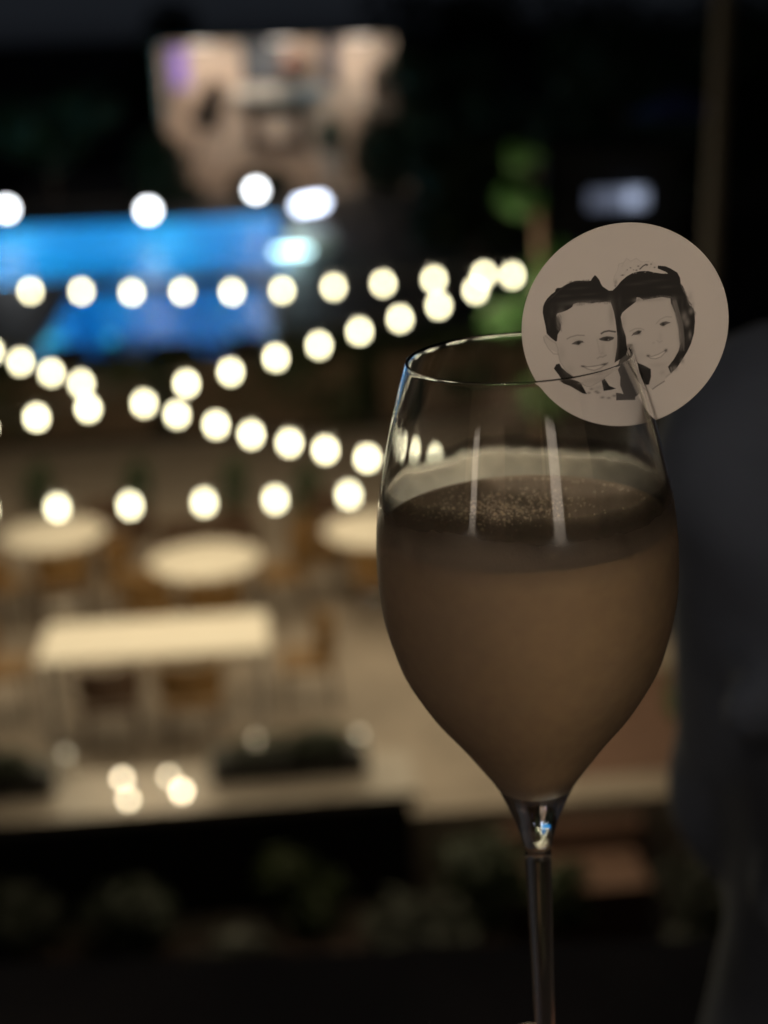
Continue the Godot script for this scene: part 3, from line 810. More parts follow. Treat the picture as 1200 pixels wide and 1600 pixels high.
func build_glass() -> void:
	var o := thing("wine_glass", "tall stemmed tulip glass, chilled and misted, three quarters full of pale wine", "wine glass", RIM, 0.0)
	o.rotation = Vector3(0, 0, LEAN)
	# heights run down from the rim
	var outer_pts := [Vector2(0.00366, -0.1365), Vector2(0.00416, -0.1335), Vector2(0.0052, -0.1295), Vector2(0.0069, -0.1245), Vector2(0.0106, -0.116), Vector2(0.0161, -0.1075), Vector2(0.0206, -0.101), Vector2(0.0265, -0.093), Vector2(0.0324, -0.0825), Vector2(0.0350, -0.075), Vector2(0.0371, -0.066), Vector2(0.0379, -0.0575), Vector2(0.0378, -0.0485), Vector2(0.0371, -0.040), Vector2(0.0358, -0.0315), Vector2(0.0340, -0.0235), Vector2(0.0320, -0.015), Vector2(0.0296, -0.0068), Vector2(0.0275, -0.0004)]
	var outer := smooth_profile(outer_pts, 6)
	var wall := func(y: float) -> float: return lerpf(0.0007, 0.0012, clampf(-y / 0.09, 0, 1))
	var inner := PackedVector2Array()
	inner.append(Vector2(0.0268, -0.0005))
	for i in range(outer.size() - 2, -1, -1):
		var p: Vector2 = outer[i]
		if p.y < -0.110: break
		inner.append(Vector2(p.x - wall.call(p.y), p.y))
	for q in [Vector2(0.0104, -0.1128), Vector2(0.0078, -0.1148), Vector2(0.0044, -0.1160), Vector2(0.0, -0.1164)]:
		inner.append(q)
	var whole := PackedVector2Array([Vector2(0, -0.1368), Vector2(0.0034, -0.1368)])
	whole.append_array(outer)
	for q in [Vector2(0.02743, -0.0001), Vector2(0.02725, 0.0), Vector2(0.02697, -0.0001), Vector2(0.0268, -0.0005)]:
		whole.append(q)
	# clear and misted glass
	var clear := StandardMaterial3D.new()
	clear.refraction_enabled = true
	clear.refraction_scale = 0.05
	clear.albedo_color = Color(1, 1, 1, 0)
	clear.roughness = 0.0
	var misted: StandardMaterial3D = clear.duplicate()
	var maps := mist_maps()
	misted.roughness = 1.0
	misted.albedo_color = Color(1, 1, 1, 0)
	misted.albedo_texture = maps[2]
	misted.roughness_texture = maps[0]
	misted.roughness_texture_channel = BaseMaterial3D.TEXTURE_CHANNEL_RED
	misted.heightmap_enabled = true
	misted.heightmap_texture = maps[1]
	misted.heightmap_scale = 0.03
	put("bowl", turned([whole, inner], [misted, clear], 128, -0.14, 0.0), null, o)
	var stem := PackedVector2Array([Vector2(0, -0.2445), Vector2(0.0024, -0.2445)])
	stem.append_array(smooth_profile([Vector2(0.0025, -0.244), Vector2(0.0025, -0.225), Vector2(0.0026, -0.2), Vector2(0.0030, -0.1725), Vector2(0.0034, -0.15), Vector2(0.0036, -0.1374)], 5))
	stem.append_array([Vector2(0.0033, -0.1370), Vector2(0, -0.1370)])
	put("stem", turned([stem], [clear], 48), null, o)
	var foot := PackedVector2Array([Vector2(0, -0.2510), Vector2(0.032, -0.2510), Vector2(0.033, -0.2504), Vector2(0.0325, -0.2495), Vector2(0.02, -0.2482), Vector2(0.006, -0.2465), Vector2(0.003, -0.2447), Vector2(0, -0.2447)])
	put("foot", turned([foot], [clear], 64), null, o)

	var dew := StandardMaterial3D.new()
	dew.transparency = BaseMaterial3D.TRANSPARENCY_ALPHA
	dew.albedo_texture = maps[3]
	dew.roughness = 0.8
	dew.backlight_enabled = true
	dew.backlight = Color(0.6, 0.6, 0.6)
	var skin_ := PackedVector2Array()
	for p in outer:
		if p.y > -0.128 and p.y < -0.02: skin_.append(Vector2(p.x + 0.00006, p.y))
	put("mist", turned([skin_], [dew], 128, -0.14, 0.0), null, o)

	# the wine, a hair into the wall so that no air lies between
	var wine := StandardMaterial3D.new()
	wine.refraction_enabled = true
	wine.refraction_scale = 0.034
	wine.albedo_color = Color(Color(0.96, 0.66, 0.42).linear_to_srgb(), 0.25)
	wine.roughness = 0.0
	var body := PackedVector2Array()
	for i in range(inner.size() - 1, -1, -1):
		var p: Vector2 = inner[i]
		if p.y > -0.0425: break
		body.append(Vector2(p.x + (0.0002 if p.x > 0.001 else 0.0), p.y - 0.0002))
	var rim_r := body[-1].x
	body.append(Vector2(rim_r - 0.0001, -0.0421))
	var top := PackedVector2Array([Vector2(rim_r - 0.0001, -0.0421), Vector2(rim_r - 0.0009, -0.0426)])
	for i in range(23, -1, -1): top.append(Vector2((rim_r - 0.002) * i / 23.0, -0.0428))
	var fizz: StandardMaterial3D = wine.duplicate()
	fizz.albedo_color = Color(Color(0.8, 0.7, 0.55).linear_to_srgb(), 0.45)
	var nz := FastNoiseLite.new()
	nz.seed = 77
	nz.noise_type = FastNoiseLite.TYPE_CELLULAR
	nz.frequency = 0.09
	var nt := NoiseTexture2D.new()
	nt.width = 512
	nt.height = 512
	nt.seamless = true
	nt.noise = nz
	fizz.heightmap_enabled = true
	fizz.heightmap_texture = nt
	fizz.heightmap_scale = 0.05
	fizz.uv1_triplanar = true
	fizz.uv1_scale = Vector3.ONE * 28.0
	put("wine", turned([body, top], [wine, fizz], 96), null, o)

	# fine bubbles that float on the wine
	var rng := RandomNumberGenerator.new()
	rng.seed = 61
	var bs := begin()
	for i in 900:
		var a := rng.randf() * TAU
		var r := rim_r * sqrt(rng.randf()) * 0.94
		var q := Vector2(cos(a) * r, sin(a) * r)
		if i % 3 > 0: q = Vector2(-0.006 + rng.randfn() * 0.009, -0.012 + rng.randfn() * 0.009)
		if q.length() > rim_r * 0.95: continue
		ball(bs, Vector3(q.x, -0.0428, q.y), rng.randf_range(0.00015, 0.00045), 8)
	var bub := obj("bubbles", bs, clear, o)
	bub.set_meta("kind", "stuff")
	var fs := begin()
	for i in 900:
		var q := Vector2(-0.005 + rng.randfn() * 0.011, -0.011 + rng.randfn() * 0.007)
		if i % 4 == 0:
			var a := rng.randf() * TAU
			q = Vector2(cos(a), sin(a)) * (rim_r - 0.0006 - absf(rng.randfn()) * 0.0012)
		if q.length() > rim_r * 0.98: continue
		ball(fs, Vector3(q.x, -0.0427, q.y), rng.randf_range(0.0001, 0.0003), 6)
	for i in 44:
		var q := Vector2(-0.005 + rng.randfn() * 0.008, -0.010 + rng.randfn() * 0.006)
		if q.length() > rim_r * 0.9: continue
		ball(fs, Vector3(q.x, -0.0427, q.y), rng.randf_range(0.0003, 0.0006), 10)
	var foam := obj("foam", fs, paint(Color(0.92, 0.82, 0.62), 0.12), o)
	foam.set_meta("kind", "stuff")

	build_disc(o, outer)
	build_hand(o)

func mist_maps() -> Array:
	var w := 1024
	var h := 512
	var rough := PackedByteArray()
	var bump := PackedByteArray()
	var veil := PackedByteArray()
	veil.resize(w * h * 3)
	var film := PackedByteArray()
	film.resize(w * h * 4)
	rough.resize(w * h)
	bump.resize(w * h)
	var n1 := FastNoiseLite.new()
	n1.seed = 71
	n1.frequency = 0.9
	var n2 := FastNoiseLite.new()
	n2.seed = 72
	n2.frequency = 6.0
	var n3 := FastNoiseLite.new()
	n3.seed = 73
	n3.noise_type = FastNoiseLite.TYPE_CELLULAR
	n3.frequency = 55.0
	for j in h:
		var y := -0.14 + 0.14 * (j + 0.5) / h
		for i in w:
			var a := TAU * i / w
			var x := cos(a)
			var z := sin(a)
			var edge := -0.0325 + 0.0026 * n1.get_noise_3d(x, z, 0.0) + 0.0006 * n2.get_noise_3d(x, z, y * 30.0)
			var low := -0.1165
			var m := smoothstep(edge + 0.0026, edge - 0.0046, y) * smoothstep(low - 0.004, low + 0.003, y)
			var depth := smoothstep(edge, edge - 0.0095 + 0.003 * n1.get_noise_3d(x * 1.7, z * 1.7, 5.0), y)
			var fine := n3.get_noise_3d(x * 1.3, y * 34.0, z * 1.3)
			var drops := clampf(fine * -0.5 - 0.1, 0.0, 1.0)
			rough[j * w + i] = int(255.0 * clampf(m * m * (lerpf(0.26, 0.62, depth) + 0.1 * n2.get_noise_3d(x, y * 30.0, z)), 0.0, 1.0))
			var thick := clampf(m * lerpf(0.92, 1.0, depth) + m * 0.1 * n1.get_noise_3d(x, z, y * 20.0), 0.0, 1.0)
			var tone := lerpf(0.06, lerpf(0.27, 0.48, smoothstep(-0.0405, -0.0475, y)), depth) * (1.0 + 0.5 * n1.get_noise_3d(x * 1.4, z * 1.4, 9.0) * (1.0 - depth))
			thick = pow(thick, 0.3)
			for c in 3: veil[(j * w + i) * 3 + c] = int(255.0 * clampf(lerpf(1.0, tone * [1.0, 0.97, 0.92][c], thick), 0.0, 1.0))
			for c in 3: film[(j * w + i) * 4 + c] = [192, 172, 150][c]
			film[(j * w + i) * 4 + 3] = int(255.0 * clampf(m * (0.065 + 0.11 * depth + 0.05 * n2.get_noise_3d(x, y * 30.0, z) + 0.05 * n1.get_noise_3d(x, z, y * 20.0)), 0.0, 1.0))
			bump[j * w + i] = int(255.0 * clampf(m * drops * smoothstep(edge - 0.012, edge - 0.006, y) * smoothstep(edge - 0.003, edge - 0.006, y) * 1.4, 0.0, 1.0))
	return [ImageTexture.create_from_image(Image.create_from_data(w, h, false, Image.FORMAT_L8, rough)), ImageTexture.create_from_image(Image.create_from_data(w, h, false, Image.FORMAT_L8, bump)), ImageTexture.create_from_image(Image.create_from_data(w, h, false, Image.FORMAT_RGB8, veil)), ImageTexture.create_from_image(Image.create_from_data(w, h, false, Image.FORMAT_RGBA8, film))]

# the paper disc, cut with a slot that takes the wall of the glass
func build_disc(glass: Node3D, outer: PackedVector2Array) -> void:
	var centre := Vector3(0.05987717, 6.02635932, -0.35497741)
	var radius := 0.02503
	var right := Vector3(cos(deg_to_rad(2.0)), sin(deg_to_rad(2.0)), 0)
	var face := Vector3(0, sin(deg_to_rad(-1.0)), cos(deg_to_rad(-1.0)))
	face = (face - right * face.dot(right)).normalized()
	var up := face.cross(right)
	var o := thing("paper_disc", "round paper disc printed with two smiling children, slotted on the glass rim", "paper disc", centre, 0.0)
	o.basis = Basis(right, up, face)
	var line := PackedVector2Array()
	for i in range(outer.size() - 1, -1, -1):
		var p: Vector2 = outer[i]
		if p.y < -0.026: break
		var q: Vector3 = glass.transform * Vector3(p.x - 0.0004, p.y, 0)
		line.append(Vector2((q - centre).dot(right), (q - centre).dot(up)))
	var slot := PackedVector2Array()
	for p in line: slot.append(p + Vector2(-0.0009, 0.0))
	slot.append(line[-1] + Vector2(-0.0009, -0.01))
	slot.append(line[-1] + Vector2(0.0009, -0.01))
	for i in range(line.size() - 1, -1, -1): slot.append(line[i] + Vector2(0.0009, 0.0))
	slot[0] += Vector2(0, 0.0009)
	slot[-1] += Vector2(0, 0.0009)
	var ring := PackedVector2Array()
	for i in 144: ring.append(Vector2(cos(TAU * i / 144), sin(TAU * i / 144)) * radius)
	var cut: Array[PackedVector2Array] = Geometry2D.clip_polygons(ring, slot)
	var poly: PackedVector2Array = cut[0]
	for c in cut:
		if c.size() > poly.size(): poly = c
	if Geometry2D.is_polygon_clockwise(poly): poly.reverse()
	var tri := Geometry2D.triangulate_polygon(poly)
	var half := 0.00022
	var front := begin()
	var back := begin()
	for k in range(0, tri.size(), 3):
		var ps := [poly[tri[k]], poly[tri[k + 1]], poly[tri[k + 2]]]
		if (ps[1] - ps[0]).cross(ps[2] - ps[0]) < 0: ps.reverse()
		for q in [2, 1, 0]:
			front.set_normal(Vector3(0, 0, 1))
			front.set_uv(Vector2(0.5 + ps[q].x / radius * 0.5, 0.5 - ps[q].y / radius * 0.5))
			front.add_vertex(Vector3(ps[q].x, ps[q].y, half))
		for q in [0, 1, 2]:
			back.set_normal(Vector3(0, 0, -1))
			back.add_vertex(Vector3(ps[q].x, ps[q].y, -half))
	for i in poly.size():
		var a := poly[i]
		var b := poly[(i + 1) % poly.size()]
		var nn := Vector3((b - a).y, -(b - a).x, 0).normalized()
		var q := [Vector3(a.x, a.y, half), Vector3(b.x, b.y, half), Vector3(b.x, b.y, -half), Vector3(a.x, a.y, -half)]
		for k in [0, 1, 2, 0, 2, 3]:
			back.set_normal(nn)
			back.add_vertex(q[k])
	var card := paint(Color(0.74, 0.71, 0.685), 0.75)
	var print_ := paint(Color.WHITE, 0.7)
	print_.albedo_texture = portrait()
	print_.texture_repeat = false
	obj("printed_face", front, print_, o)
	obj("card", back, card, o)

# ---- the print: soft filled outlines in the picture's own tones
var px: PackedFloat32Array
const PN := 720

func spot(p: Vector2) -> Vector2:              # from the disc's own layout to the picture
	return Vector2(0.5 + (p.x - 976.5) / 323.0, 0.5 + (p.y - 510.5) / 308.0) * PN

func fill(pts: Array, tone: float, off: Vector2, scale: float, strength := 1.0) -> void:
	var q := PackedVector2Array()
	for p in pts: q.append(spot(Vector2(p[0], p[1]) / scale + off))
	var lo := q[0]
	var hi := q[0]
	for p in q:
		lo = lo.min(p)
		hi = hi.max(p)
	for y in range(maxi(int(lo.y), 0), mini(int(hi.y) + 2, PN)):
		for s in 2:
			var yy := y + 0.25 + 0.5 * s
			var xs := []
			for i in q.size():
				var a := q[i]
				var b := q[(i + 1) % q.size()]
				if (a.y <= yy) != (b.y <= yy): xs.append(a.x + (yy - a.y) / (b.y - a.y) * (b.x - a.x))
			xs.sort()
			for k in range(0, xs.size() - 1, 2):
				for x in range(maxi(int(xs[k]), 0), mini(int(xs[k + 1]) + 1, PN)):
					var c := clampf(minf(x + 1, xs[k + 1]) - maxf(x, xs[k]), 0, 1) * 0.5 * strength
					px[y * PN + x] = lerpf(px[y * PN + x], tone, c if s == 0 else c / (1.0 - 0.5 * strength * 0.999))

func stroke(pts: Array, width: float, tone: float, off: Vector2, scale: float, strength := 1.0) -> void:
	var q := PackedVector2Array()
	for p in pts: q.append(spot(Vector2(p[0], p[1]) / scale + off))
	var cov := {}
	for i in q.size() - 1:
		var a := q[i]
		var b := q[i + 1]
		var r := width * 0.5 + 1.5
		for y in range(int(minf(a.y, b.y) - r), int(maxf(a.y, b.y) + r) + 1):
			for x in range(int(minf(a.x, b.x) - r), int(maxf(a.x, b.x) + r) + 1):
				if x < 0 or y < 0 or x >= PN or y >= PN: continue
				var d := Geometry2D.get_closest_point_to_segment(Vector2(x, y), a, b).distance_to(Vector2(x, y))
				var c := clampf((width * 0.5 + 1.2 - d) / 2.0, 0, 1) * strength
				var key := y * PN + x
				if c > cov.get(key, 0.0): cov[key] = c
	for key: int in cov: px[key] = lerpf(px[key], tone, cov[key])

func smudge(c: Array, rx: float, ry: float, tone: float, off: Vector2, scale: float, strength := 0.5) -> void:
	var m := spot(Vector2(c[0], c[1]) / scale + off)
	rx *= PN / 323.0 / scale
	ry *= PN / 308.0 / scale
	for y in range(maxi(int(m.y - ry * 2), 0), mini(int(m.y + ry * 2), PN)):
		for x in range(maxi(int(m.x - rx * 2), 0), mini(int(m.x + rx * 2), PN)):
			var d := Vector2((x - m.x) / rx, (y - m.y) / ry).length_squared()
			px[y * PN + x] = lerpf(px[y * PN + x], tone, strength * exp(-d))

func portrait() -> Texture2D:
	px.resize(PN * PN)
	px.fill(1.0)
	var b := Vector2(840, 400)       # the boy
	var bs := 6.957
	var g := Vector2(950, 390)       # the girl
	var gs := 6.667
	var dark := 0.025
	var skin := 0.88
	# skin of both faces, a little darker than the card
	fill([[200, 560], [390, 480], [600, 490], [810, 490], [850, 700], [870, 980], [850, 1130], [760, 1260], [640, 1350], [540, 1385], [400, 1290], [290, 1190], [230, 1090], [215, 1000], [130, 950], [70, 860], [62, 810], [100, 790], [205, 870]], skin, b, bs)
	fill([[130, 700], [300, 515], [450, 540], [650, 545], [690, 680], [740, 830], [757, 960], [730, 1090], [650, 1200], [560, 1260], [450, 1270], [330, 1190], [250, 1080], [190, 960], [150, 820]], skin, g, gs)
	fill([[440, 1250], [620, 1230], [650, 1310], [560, 1400], [450, 1460], [390, 1420], [430, 1380]], 0.86, g, gs)
	# the boy's hair
	fill([[60, 560], [66, 500], [82, 460], [110, 420], [160, 375], [200, 352], [206, 330], [222, 314], [265, 314], [330, 282], [380, 264], [430, 254], [500, 257], [560, 265], [588, 262], [604, 238], [632, 208], [650, 222], [680, 262], [695, 300], [712, 330], [770, 372], [800, 388], [830, 380], [900, 400], [900, 560], [850, 640], [826, 590], [800, 500], [740, 492], [700, 494], [640, 492], [600, 498], [560, 490], [500, 484], [440, 482], [395, 492], [380, 522], [330, 550], [270, 568], [220, 578], [206, 600], [230, 640], [254, 700], [250, 748], [215, 800], [205, 870], [190, 872], [140, 830], [96, 782], [85, 700], [70, 622]], dark, b, bs)
	smudge([225, 640], 22, 60, 0.25, b, bs, 0.6)
	smudge([800, 640], 26, 90, 0.45, b, bs, 0.35)
	# the dark between the heads, then the girl's hair
	fill([[790, 480], [830, 600], [846, 700], [862, 850], [868, 980], [858, 1110], [900, 1112], [960, 1062], [968, 1010], [955, 960], [930, 860], [912, 740], [902, 660], [905, 400], [880, 400]], dark, b, bs)
	fill([[-20, 430], [50, 432], [100, 390], [140, 345], [200, 300], [260, 272], [340, 258], [420, 262], [480, 280], [560, 297], [622, 302], [600, 282], [518, 250], [522, 216], [600, 228], [650, 252], [720, 297], [748, 350], [756, 410], [780, 440], [800, 490], [820, 560], [850, 632], [888, 668], [900, 720], [904, 800], [892, 920], [862, 1020], [822, 1100], [770, 1180], [720, 1250], [650, 1312], [620, 1240], [680, 1170], [730, 1090], [755, 1000], [760, 930], [745, 850], [730, 760], [690, 680], [655, 600], [648, 548], [560, 530], [440, 540], [370, 545], [330, 520], [300, 515], [290, 560], [200, 620], [150, 660], [132, 700], [150, 800], [182, 900], [190, 1000], [200, 1040], [170, 1090], [100, 1140], [60, 1160], [88, 1000], [92, 900], [85, 760], [60, 640], [30, 530], [-10, 500]], dark, g, gs)
	smudge([300, 540], 40, 20, 0.4, g, gs, 0.6)
	smudge([690, 590], 28, 45, 0.2, g, gs, 0.6)
	for s in [[790, 740, 30, 50], [820, 800, 26, 40], [860, 690, 22, 30], [850, 930, 16, 40], [770, 1190, 20, 26], [690, 1260, 30, 26]]:
		smudge([s[0], s[1]], s[2], s[3], 0.42, g, gs, 0.7)
	smudge([850, 560], 26, 60, 0.6, g, gs, 0.5)
	smudge([880, 630], 18, 40, 0.6, g, gs, 0.5)
	# collar, jackets and shirt
	fill([[162, 1160], [190, 1116], [226, 1110], [246, 1152], [300, 1205], [372, 1262], [450, 1330], [520, 1465], [470, 1452], [380, 1392], [265, 1322], [212, 1230]], dark, b, bs)
	fill([[685, 1330], [718, 1308], [770, 1390], [808, 1408], [845, 1424], [800, 1434], [706, 1442]], dark, b, bs)
	fill([[880, 1120], [960, 1060], [1000, 1100], [1060, 1400], [1060, 1560], [845, 1552], [842, 1470], [900, 1480], [928, 1492], [890, 1390], [895, 1300], [860, 1200]], 0.17, b, bs)
	fill([[300, 1176], [380, 1215], [440, 1252], [442, 1330], [420, 1410], [390, 1412], [360, 1370], [320, 1280]], dark, g, gs)
	fill([[180, 1130], [300, 1180], [350, 1380], [330, 1500], [270, 1540], [75, 1556], [75, 1500], [160, 1495], [130, 1400], [125, 1300]], 0.15, g, gs)
	for s in [[440, 1340], [570, 1410], [640, 1455], [690, 1510], [620, 1440], [760, 1520], [540, 1450], [820, 1500]]:
		smudge(s, 22, 12, 0.25, b, bs, 0.75)
	smudge([640, 1400], 60, 26, 0.6, b, bs, 0.5)
	stroke([[450, 1340], [520, 1380], [560, 1385], [660, 1335], [760, 1260], [850, 1180]], 2.0, 0.4, b, bs, 0.6)
	for q in [[260, 620, 40, 90, 0.55, 0.35], [800, 600, 40, 120, 0.55, 0.3], [250, 1000, 40, 90, 0.62, 0.35], [330, 1180, 60, 60, 0.62, 0.3], [840, 950, 26, 120, 0.55, 0.4], [600, 1310, 140, 40, 0.62, 0.35], [700, 980, 26, 70, 0.66, 0.35], [430, 870, 70, 30, 0.62, 0.3], [740, 860, 80, 36, 0.58, 0.35], [500, 480, 200, 26, 0.4, 0.35]]:
		smudge([q[0], q[1]], q[2], q[3], q[4], b, bs, q[5])
	for q in [[160, 760, 24, 90, 0.6, 0.35], [740, 930, 24, 110, 0.6, 0.35], [480, 545, 170, 22, 0.45, 0.35], [300, 860, 60, 26, 0.62, 0.3], [590, 790, 70, 26, 0.62, 0.3], [500, 1215, 110, 26, 0.62, 0.35], [540, 930, 22, 60, 0.68, 0.3], [330, 1110, 50, 50, 0.66, 0.25], [680, 620, 22, 60, 0.35, 0.4]]:
		smudge([q[0], q[1]], q[2], q[3], q[4], g, gs, q[5])
	for q in [[300, 400, 90, 14], [450, 330, 110, 12], [560, 400, 90, 12], [160, 560, 26, 60], [120, 680, 14, 60]]:
		smudge([q[0], q[1]], q[2], q[3], 0.12, b, bs, 0.3)
	for q in [[300, 380, 120, 14], [480, 360, 110, 12], [600, 430, 90, 14], [120, 560, 20, 80], [770, 620, 16, 70], [820, 960, 16, 60]]:
		smudge([q[0], q[1]], q[2], q[3], 0.13, g, gs, 0.3)
	var rng := RandomNumberGenerator.new()
	rng.seed = 92
	for i in 70:
		var t := rng.randf()
		var p := Vector2(lerpf(385, 800, t), 488 + 8 * sin(t * 9.0))
		stroke([[p.x, p.y - 12], [p.x + rng.randfn() * 8, p.y + rng.randf_range(4, 20)]], 1.2, 0.25, b, bs, rng.randf_range(0.2, 0.6))
		var u := Vector2(lerpf(215, 262, rng.randf()), lerpf(600, 760, t))
		stroke([[u.x - 14, u.y - 20], [u.x + rng.randf_range(-4, 10), u.y + 14]], 1.2, 0.25, b, bs, rng.randf_range(0.15, 0.5))
		var w := Vector2(lerpf(310, 650, t), 530 + 10 * sin(t * 7.0))
		stroke([[w.x, w.y - 8], [w.x + rng.randfn() * 10, w.y + rng.randf_range(2, 16)]], 1.2, 0.3, g, gs, rng.randf_range(0.15, 0.5))
		var h := Vector2(lerpf(755, 900, t), lerpf(400, 700, t))
		stroke([[h.x - 12, h.y - 8], [h.x + rng.randf_range(2, 16), h.y + rng.randf_range(10, 40)]], 1.2, 0.2, g, gs, rng.randf_range(0.2, 0.7))
		var k := Vector2(lerpf(70, 560, t), lerpf(470, 258, minf(t * 1.8, 1.0)))
		stroke([[k.x, k.y + 10], [k.x + 12, k.y - rng.randf_range(0, 10)]], 1.2, 0.1, b, bs, rng.randf_range(0.2, 0.8))
		var f := rng.randf_range(-1, 1)
		stroke([[690 + f * 20, 560 + t * 60], [755 + f * 26, 800 + t * 80], [770 + f * 26, 950 + t * 140]], 1.4, rng.randf_range(0.1, 0.4), g, gs, 0.35)
	# the boy's face
	stroke([[60, 815], [66, 860], [110, 940], [160, 1000], [215, 1008]], 2.4, 0.5, b, bs, 0.7)
	stroke([[75, 800], [130, 850], [190, 890], [212, 950], [212, 1000]], 3.0, 0.55, b, bs, 0.5)
	stroke([[215, 1005], [232, 1090], [290, 1180], [400, 1285], [500, 1370]], 3.0, 0.5, b, bs, 0.5)
	stroke([[315, 852], [350, 835], [420, 820], [500, 828]], 4.0, 0.42, b, bs, 0.75)
	stroke([[688, 820], [720, 803], [770, 797], [840, 812]], 5.5, 0.14, b, bs, 0.95)
	fill([[360, 912], [400, 888], [445, 878], [485, 886], [505, 908], [470, 905], [440, 926], [400, 918]], 0.2, b, bs)
	smudge([438, 902], 22, 20, 0.02, b, bs, 1.0)
	smudge([495, 905], 8, 12, 0.8, b, bs, 0.8)
	fill([[660, 878], [700, 862], [750, 855], [800, 862], [828, 872], [820, 892], [770, 908], [720, 902], [685, 895]], 0.12, b, bs)
	smudge([745, 882], 30, 18, 0.02, b, bs, 1.0)
	smudge([764, 890], 6, 6, 0.8, b, bs, 0.7)
	stroke([[640, 880], [655, 960], [665, 1010]], 5.0, 0.6, b, bs, 0.3)
	stroke([[640, 1082], [668, 1066], [700, 1070], [735, 1054]], 5.0, 0.5, b, bs, 0.6)
	smudge([690, 1030], 40, 16, 0.6, b, bs, 0.4)
	stroke([[462, 1148], [490, 1162], [560, 1165], [640, 1158], [700, 1150], [755, 1135]], 3.0, 0.3, b, bs, 0.8)
	stroke([[470, 1150], [530, 1188], [600, 1208], [670, 1190], [750, 1138]], 3.0, 0.4, b, bs, 0.75)
	fill([[520, 1170], [600, 1172], [680, 1160], [660, 1185], [600, 1200], [550, 1188]], 0.98, b, bs)
	smudge([482, 1155], 22, 9, 0.08, b, bs, 0.9)
	smudge([715, 1150], 28, 12, 0.08, b, bs, 0.9)
	smudge([660, 1225], 50, 12, 0.6, b, bs, 0.5)
	# the girl's face
	stroke([[225, 850], [280, 826], [330, 826], [370, 845]], 3.0, 0.55, g, gs, 0.7)
	stroke([[500, 790], [540, 750], [600, 728], [660, 735]], 3.0, 0.58, g, gs, 0.7)
	fill([[238, 902], [262, 870], [310, 848], [352, 855], [330, 876], [300, 892], [262, 892]], 0.2, g, gs)
	smudge([318, 870], 18, 18, 0.03, g, gs, 1.0)
	fill([[532, 800], [560, 784], [600, 776], [652, 792], [610, 806], [575, 822], [548, 815]], 0.2, g, gs)
	smudge([572, 802], 18, 18, 0.03, g, gs, 1.0)
	stroke([[505, 960], [530, 985], [560, 970]], 3.0, 0.6, g, gs, 0.5)
	smudge([470, 985], 14, 8, 0.6, g, gs, 0.5)
	fill([[400, 1108], [450, 1120], [520, 1105], [608, 1062], [590, 1100], [540, 1135], [480, 1146], [430, 1136]], 1.0, g, gs)
	stroke([[398, 1108], [450, 1122], [520, 1104], [608, 1060]], 2.6, 0.4, g, gs, 0.8)
	stroke([[405, 1112], [440, 1140], [490, 1148], [545, 1132], [600, 1080]], 2.6, 0.4, g, gs, 0.8)
	smudge([412, 1112], 16, 12, 0.08, g, gs, 0.85)
	smudge([598, 1070], 16, 16, 0.08, g, gs, 0.9)
	smudge([560, 1295], 30, 26, 0.6, g, gs, 0.45)
	stroke([[456, 1460], [500, 1430], [580, 1386]], 3.6, 0.25, g, gs, 0.85)
	stroke([[650, 1250], [660, 1300], [600, 1340]], 6.0, 0.5, g, gs, 0.4)
	# the lace tiara
	fill([[60, 340], [70, 290], [110, 220], [118, 170], [170, 160], [200, 118], [240, 150], [300, 125], [350, 165], [430, 165], [500, 190], [520, 245], [600, 282], [625, 300], [560, 290], [420, 256], [340, 252], [260, 266], [200, 296], [140, 340], [100, 388], [70, 380]], 0.95, g, gs)
	stroke([[60, 340], [72, 290], [110, 222], [118, 172], [170, 162], [200, 120], [240, 152], [300, 128], [350, 166], [430, 166]], 2.0, 0.75, g, gs, 0.6)
	stroke([[335, 235], [365, 210], [395, 195], [412, 200]], 4.0, 0.08, g, gs, 0.9)
	for s in [[155, 284, 16, 7], [238, 216, 9, 7], [318, 206, 10, 7], [405, 200, 12, 9], [450, 195, 8, 7], [486, 229, 10, 7], [300, 245, 10, 8], [205, 235, 7, 5], [270, 240, 6, 5]]:
		smudge([s[0], s[1]], s[2], s[3], 0.15, g, gs, 0.9)
	smudge([85, 350], 16, 26, 0.45, g, gs, 0.7)
	smudge([80, 385], 10, 10, 0.2, g, gs, 0.7)
	for i in 40:
		smudge([80 + fmod(i * 71.3, 420.0), 160 + fmod(i * 37.7, 120.0)], 6, 6, 0.72 if i % 2 else 1.05, g, gs, 0.5)
	# ink and card
	var out := PackedByteArray()
	out.resize(PN * PN * 3)
	var nz := FastNoiseLite.new()
	nz.seed = 91
	nz.frequency = 0.25
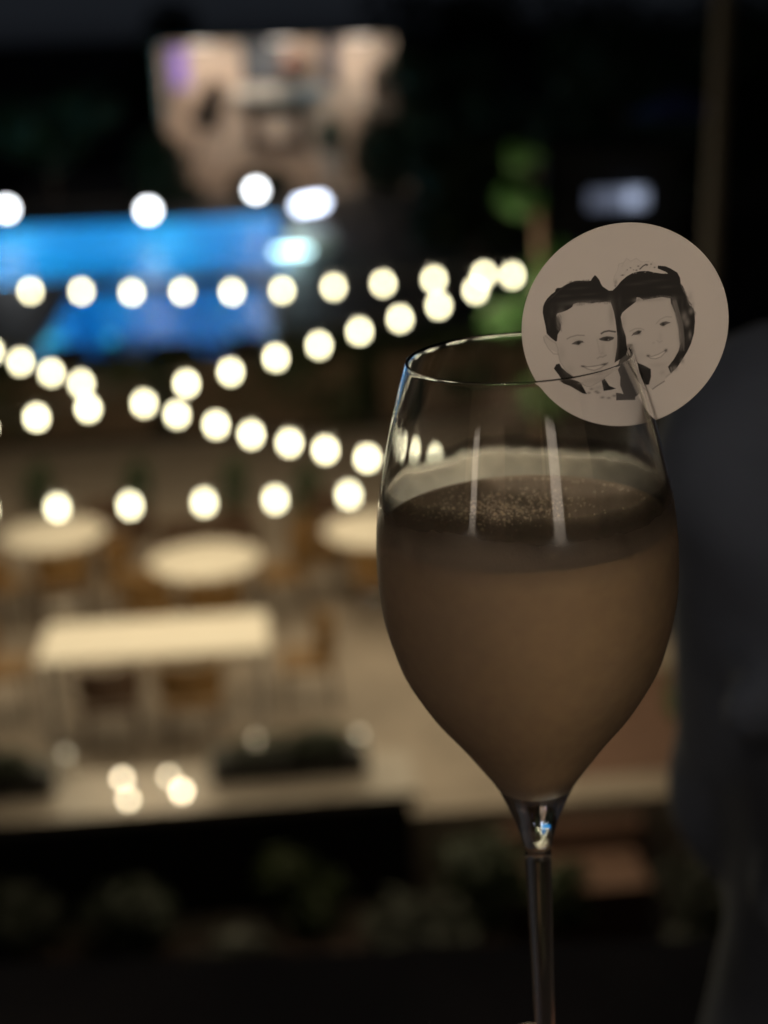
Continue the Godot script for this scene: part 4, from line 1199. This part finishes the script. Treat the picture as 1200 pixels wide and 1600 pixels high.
	for y in PN:
		for x in PN:
			var t := 0.0
			for d in [[0, 0, 4.0], [1, 0, 1.0], [-1, 0, 1.0], [0, 1, 1.0], [0, -1, 1.0]]:
				t += px[clampi(y + d[1], 0, PN - 1) * PN + clampi(x + d[0], 0, PN - 1)] * d[2]
			t = t / 8.0 * (1.0 + 0.012 * nz.get_noise_2d(x, y))
			var c := Color(0.74 * t, 0.71 * t, 0.685 * t).linear_to_srgb()
			var k := (y * PN + x) * 3
			out[k] = int(clampf(c.r, 0, 1) * 255.0)
			out[k + 1] = int(clampf(c.g, 0, 1) * 255.0)
			out[k + 2] = int(clampf(c.b, 0, 1) * 255.0)
	return ImageTexture.create_from_image(Image.create_from_data(PN, PN, false, Image.FORMAT_RGB8, out))

func build_hand(glass: Node3D) -> void:
	var o := thing("hand", "hand holding the glass by its stem, one fingertip at the bottom edge", "hand", RIM, 0.0)
	o.rotation = Vector3(0, 0, LEAN)
	o.position += o.basis.y * -0.0065
	var caps := []
	for f in 4:
		var y := -0.2085 - f * 0.0165
		var r: float = [0.0088, 0.009, 0.0086, 0.0076][f]
		var m := Vector3(-0.052 + f * 0.002, y - 0.006, 0.034)
		var p := Vector3(-0.027 + f * 0.0015, y, -0.010)
		var d := Vector3(-0.002, y + 0.001, -0.0125 + f * 0.0003)
		var t := Vector3(0.0125 - f * 0.001, y + 0.001, 0.001)
		caps += [[m, p, r * 1.1, r], [p, d, r, r * 0.92], [d, t, r * 0.92, r * 0.78]]
		caps.append([m, Vector3(-0.075, -0.262 - f * 0.004, 0.082 - f * 0.004), r * 1.25, 0.014])
	caps += [[Vector3(-0.07, -0.26, 0.085), Vector3(-0.045, -0.236, 0.062), 0.016, 0.0135], [Vector3(-0.045, -0.236, 0.062), Vector3(-0.02, -0.222, 0.034), 0.0125, 0.0105], [Vector3(-0.02, -0.222, 0.034), Vector3(0.006, -0.2165, 0.0145), 0.0105, 0.0085]]
	caps += [[Vector3(-0.078, -0.27, 0.085), Vector3(-0.1, -0.32, 0.13), 0.024, 0.025], [Vector3(-0.1, -0.32, 0.13), Vector3(-0.14, -0.40, 0.21), 0.027, 0.034]]
	var skin := speckled(paint(Color.WHITE, 0.5), Color(0.36, 0.17, 0.11), Color(0.44, 0.23, 0.16), 9.0, 81)
	skin.subsurf_scatter_enabled = true
	skin.subsurf_scatter_strength = 0.1
	put("palm_and_fingers", flesh(caps, 0.003, 0.0042), skin, o)
	put("sleeve", flesh([[Vector3(-0.125, -0.37, 0.18), Vector3(-0.23, -0.58, 0.42), 0.04, 0.05]], 0.01, 0.01), M.black, o)
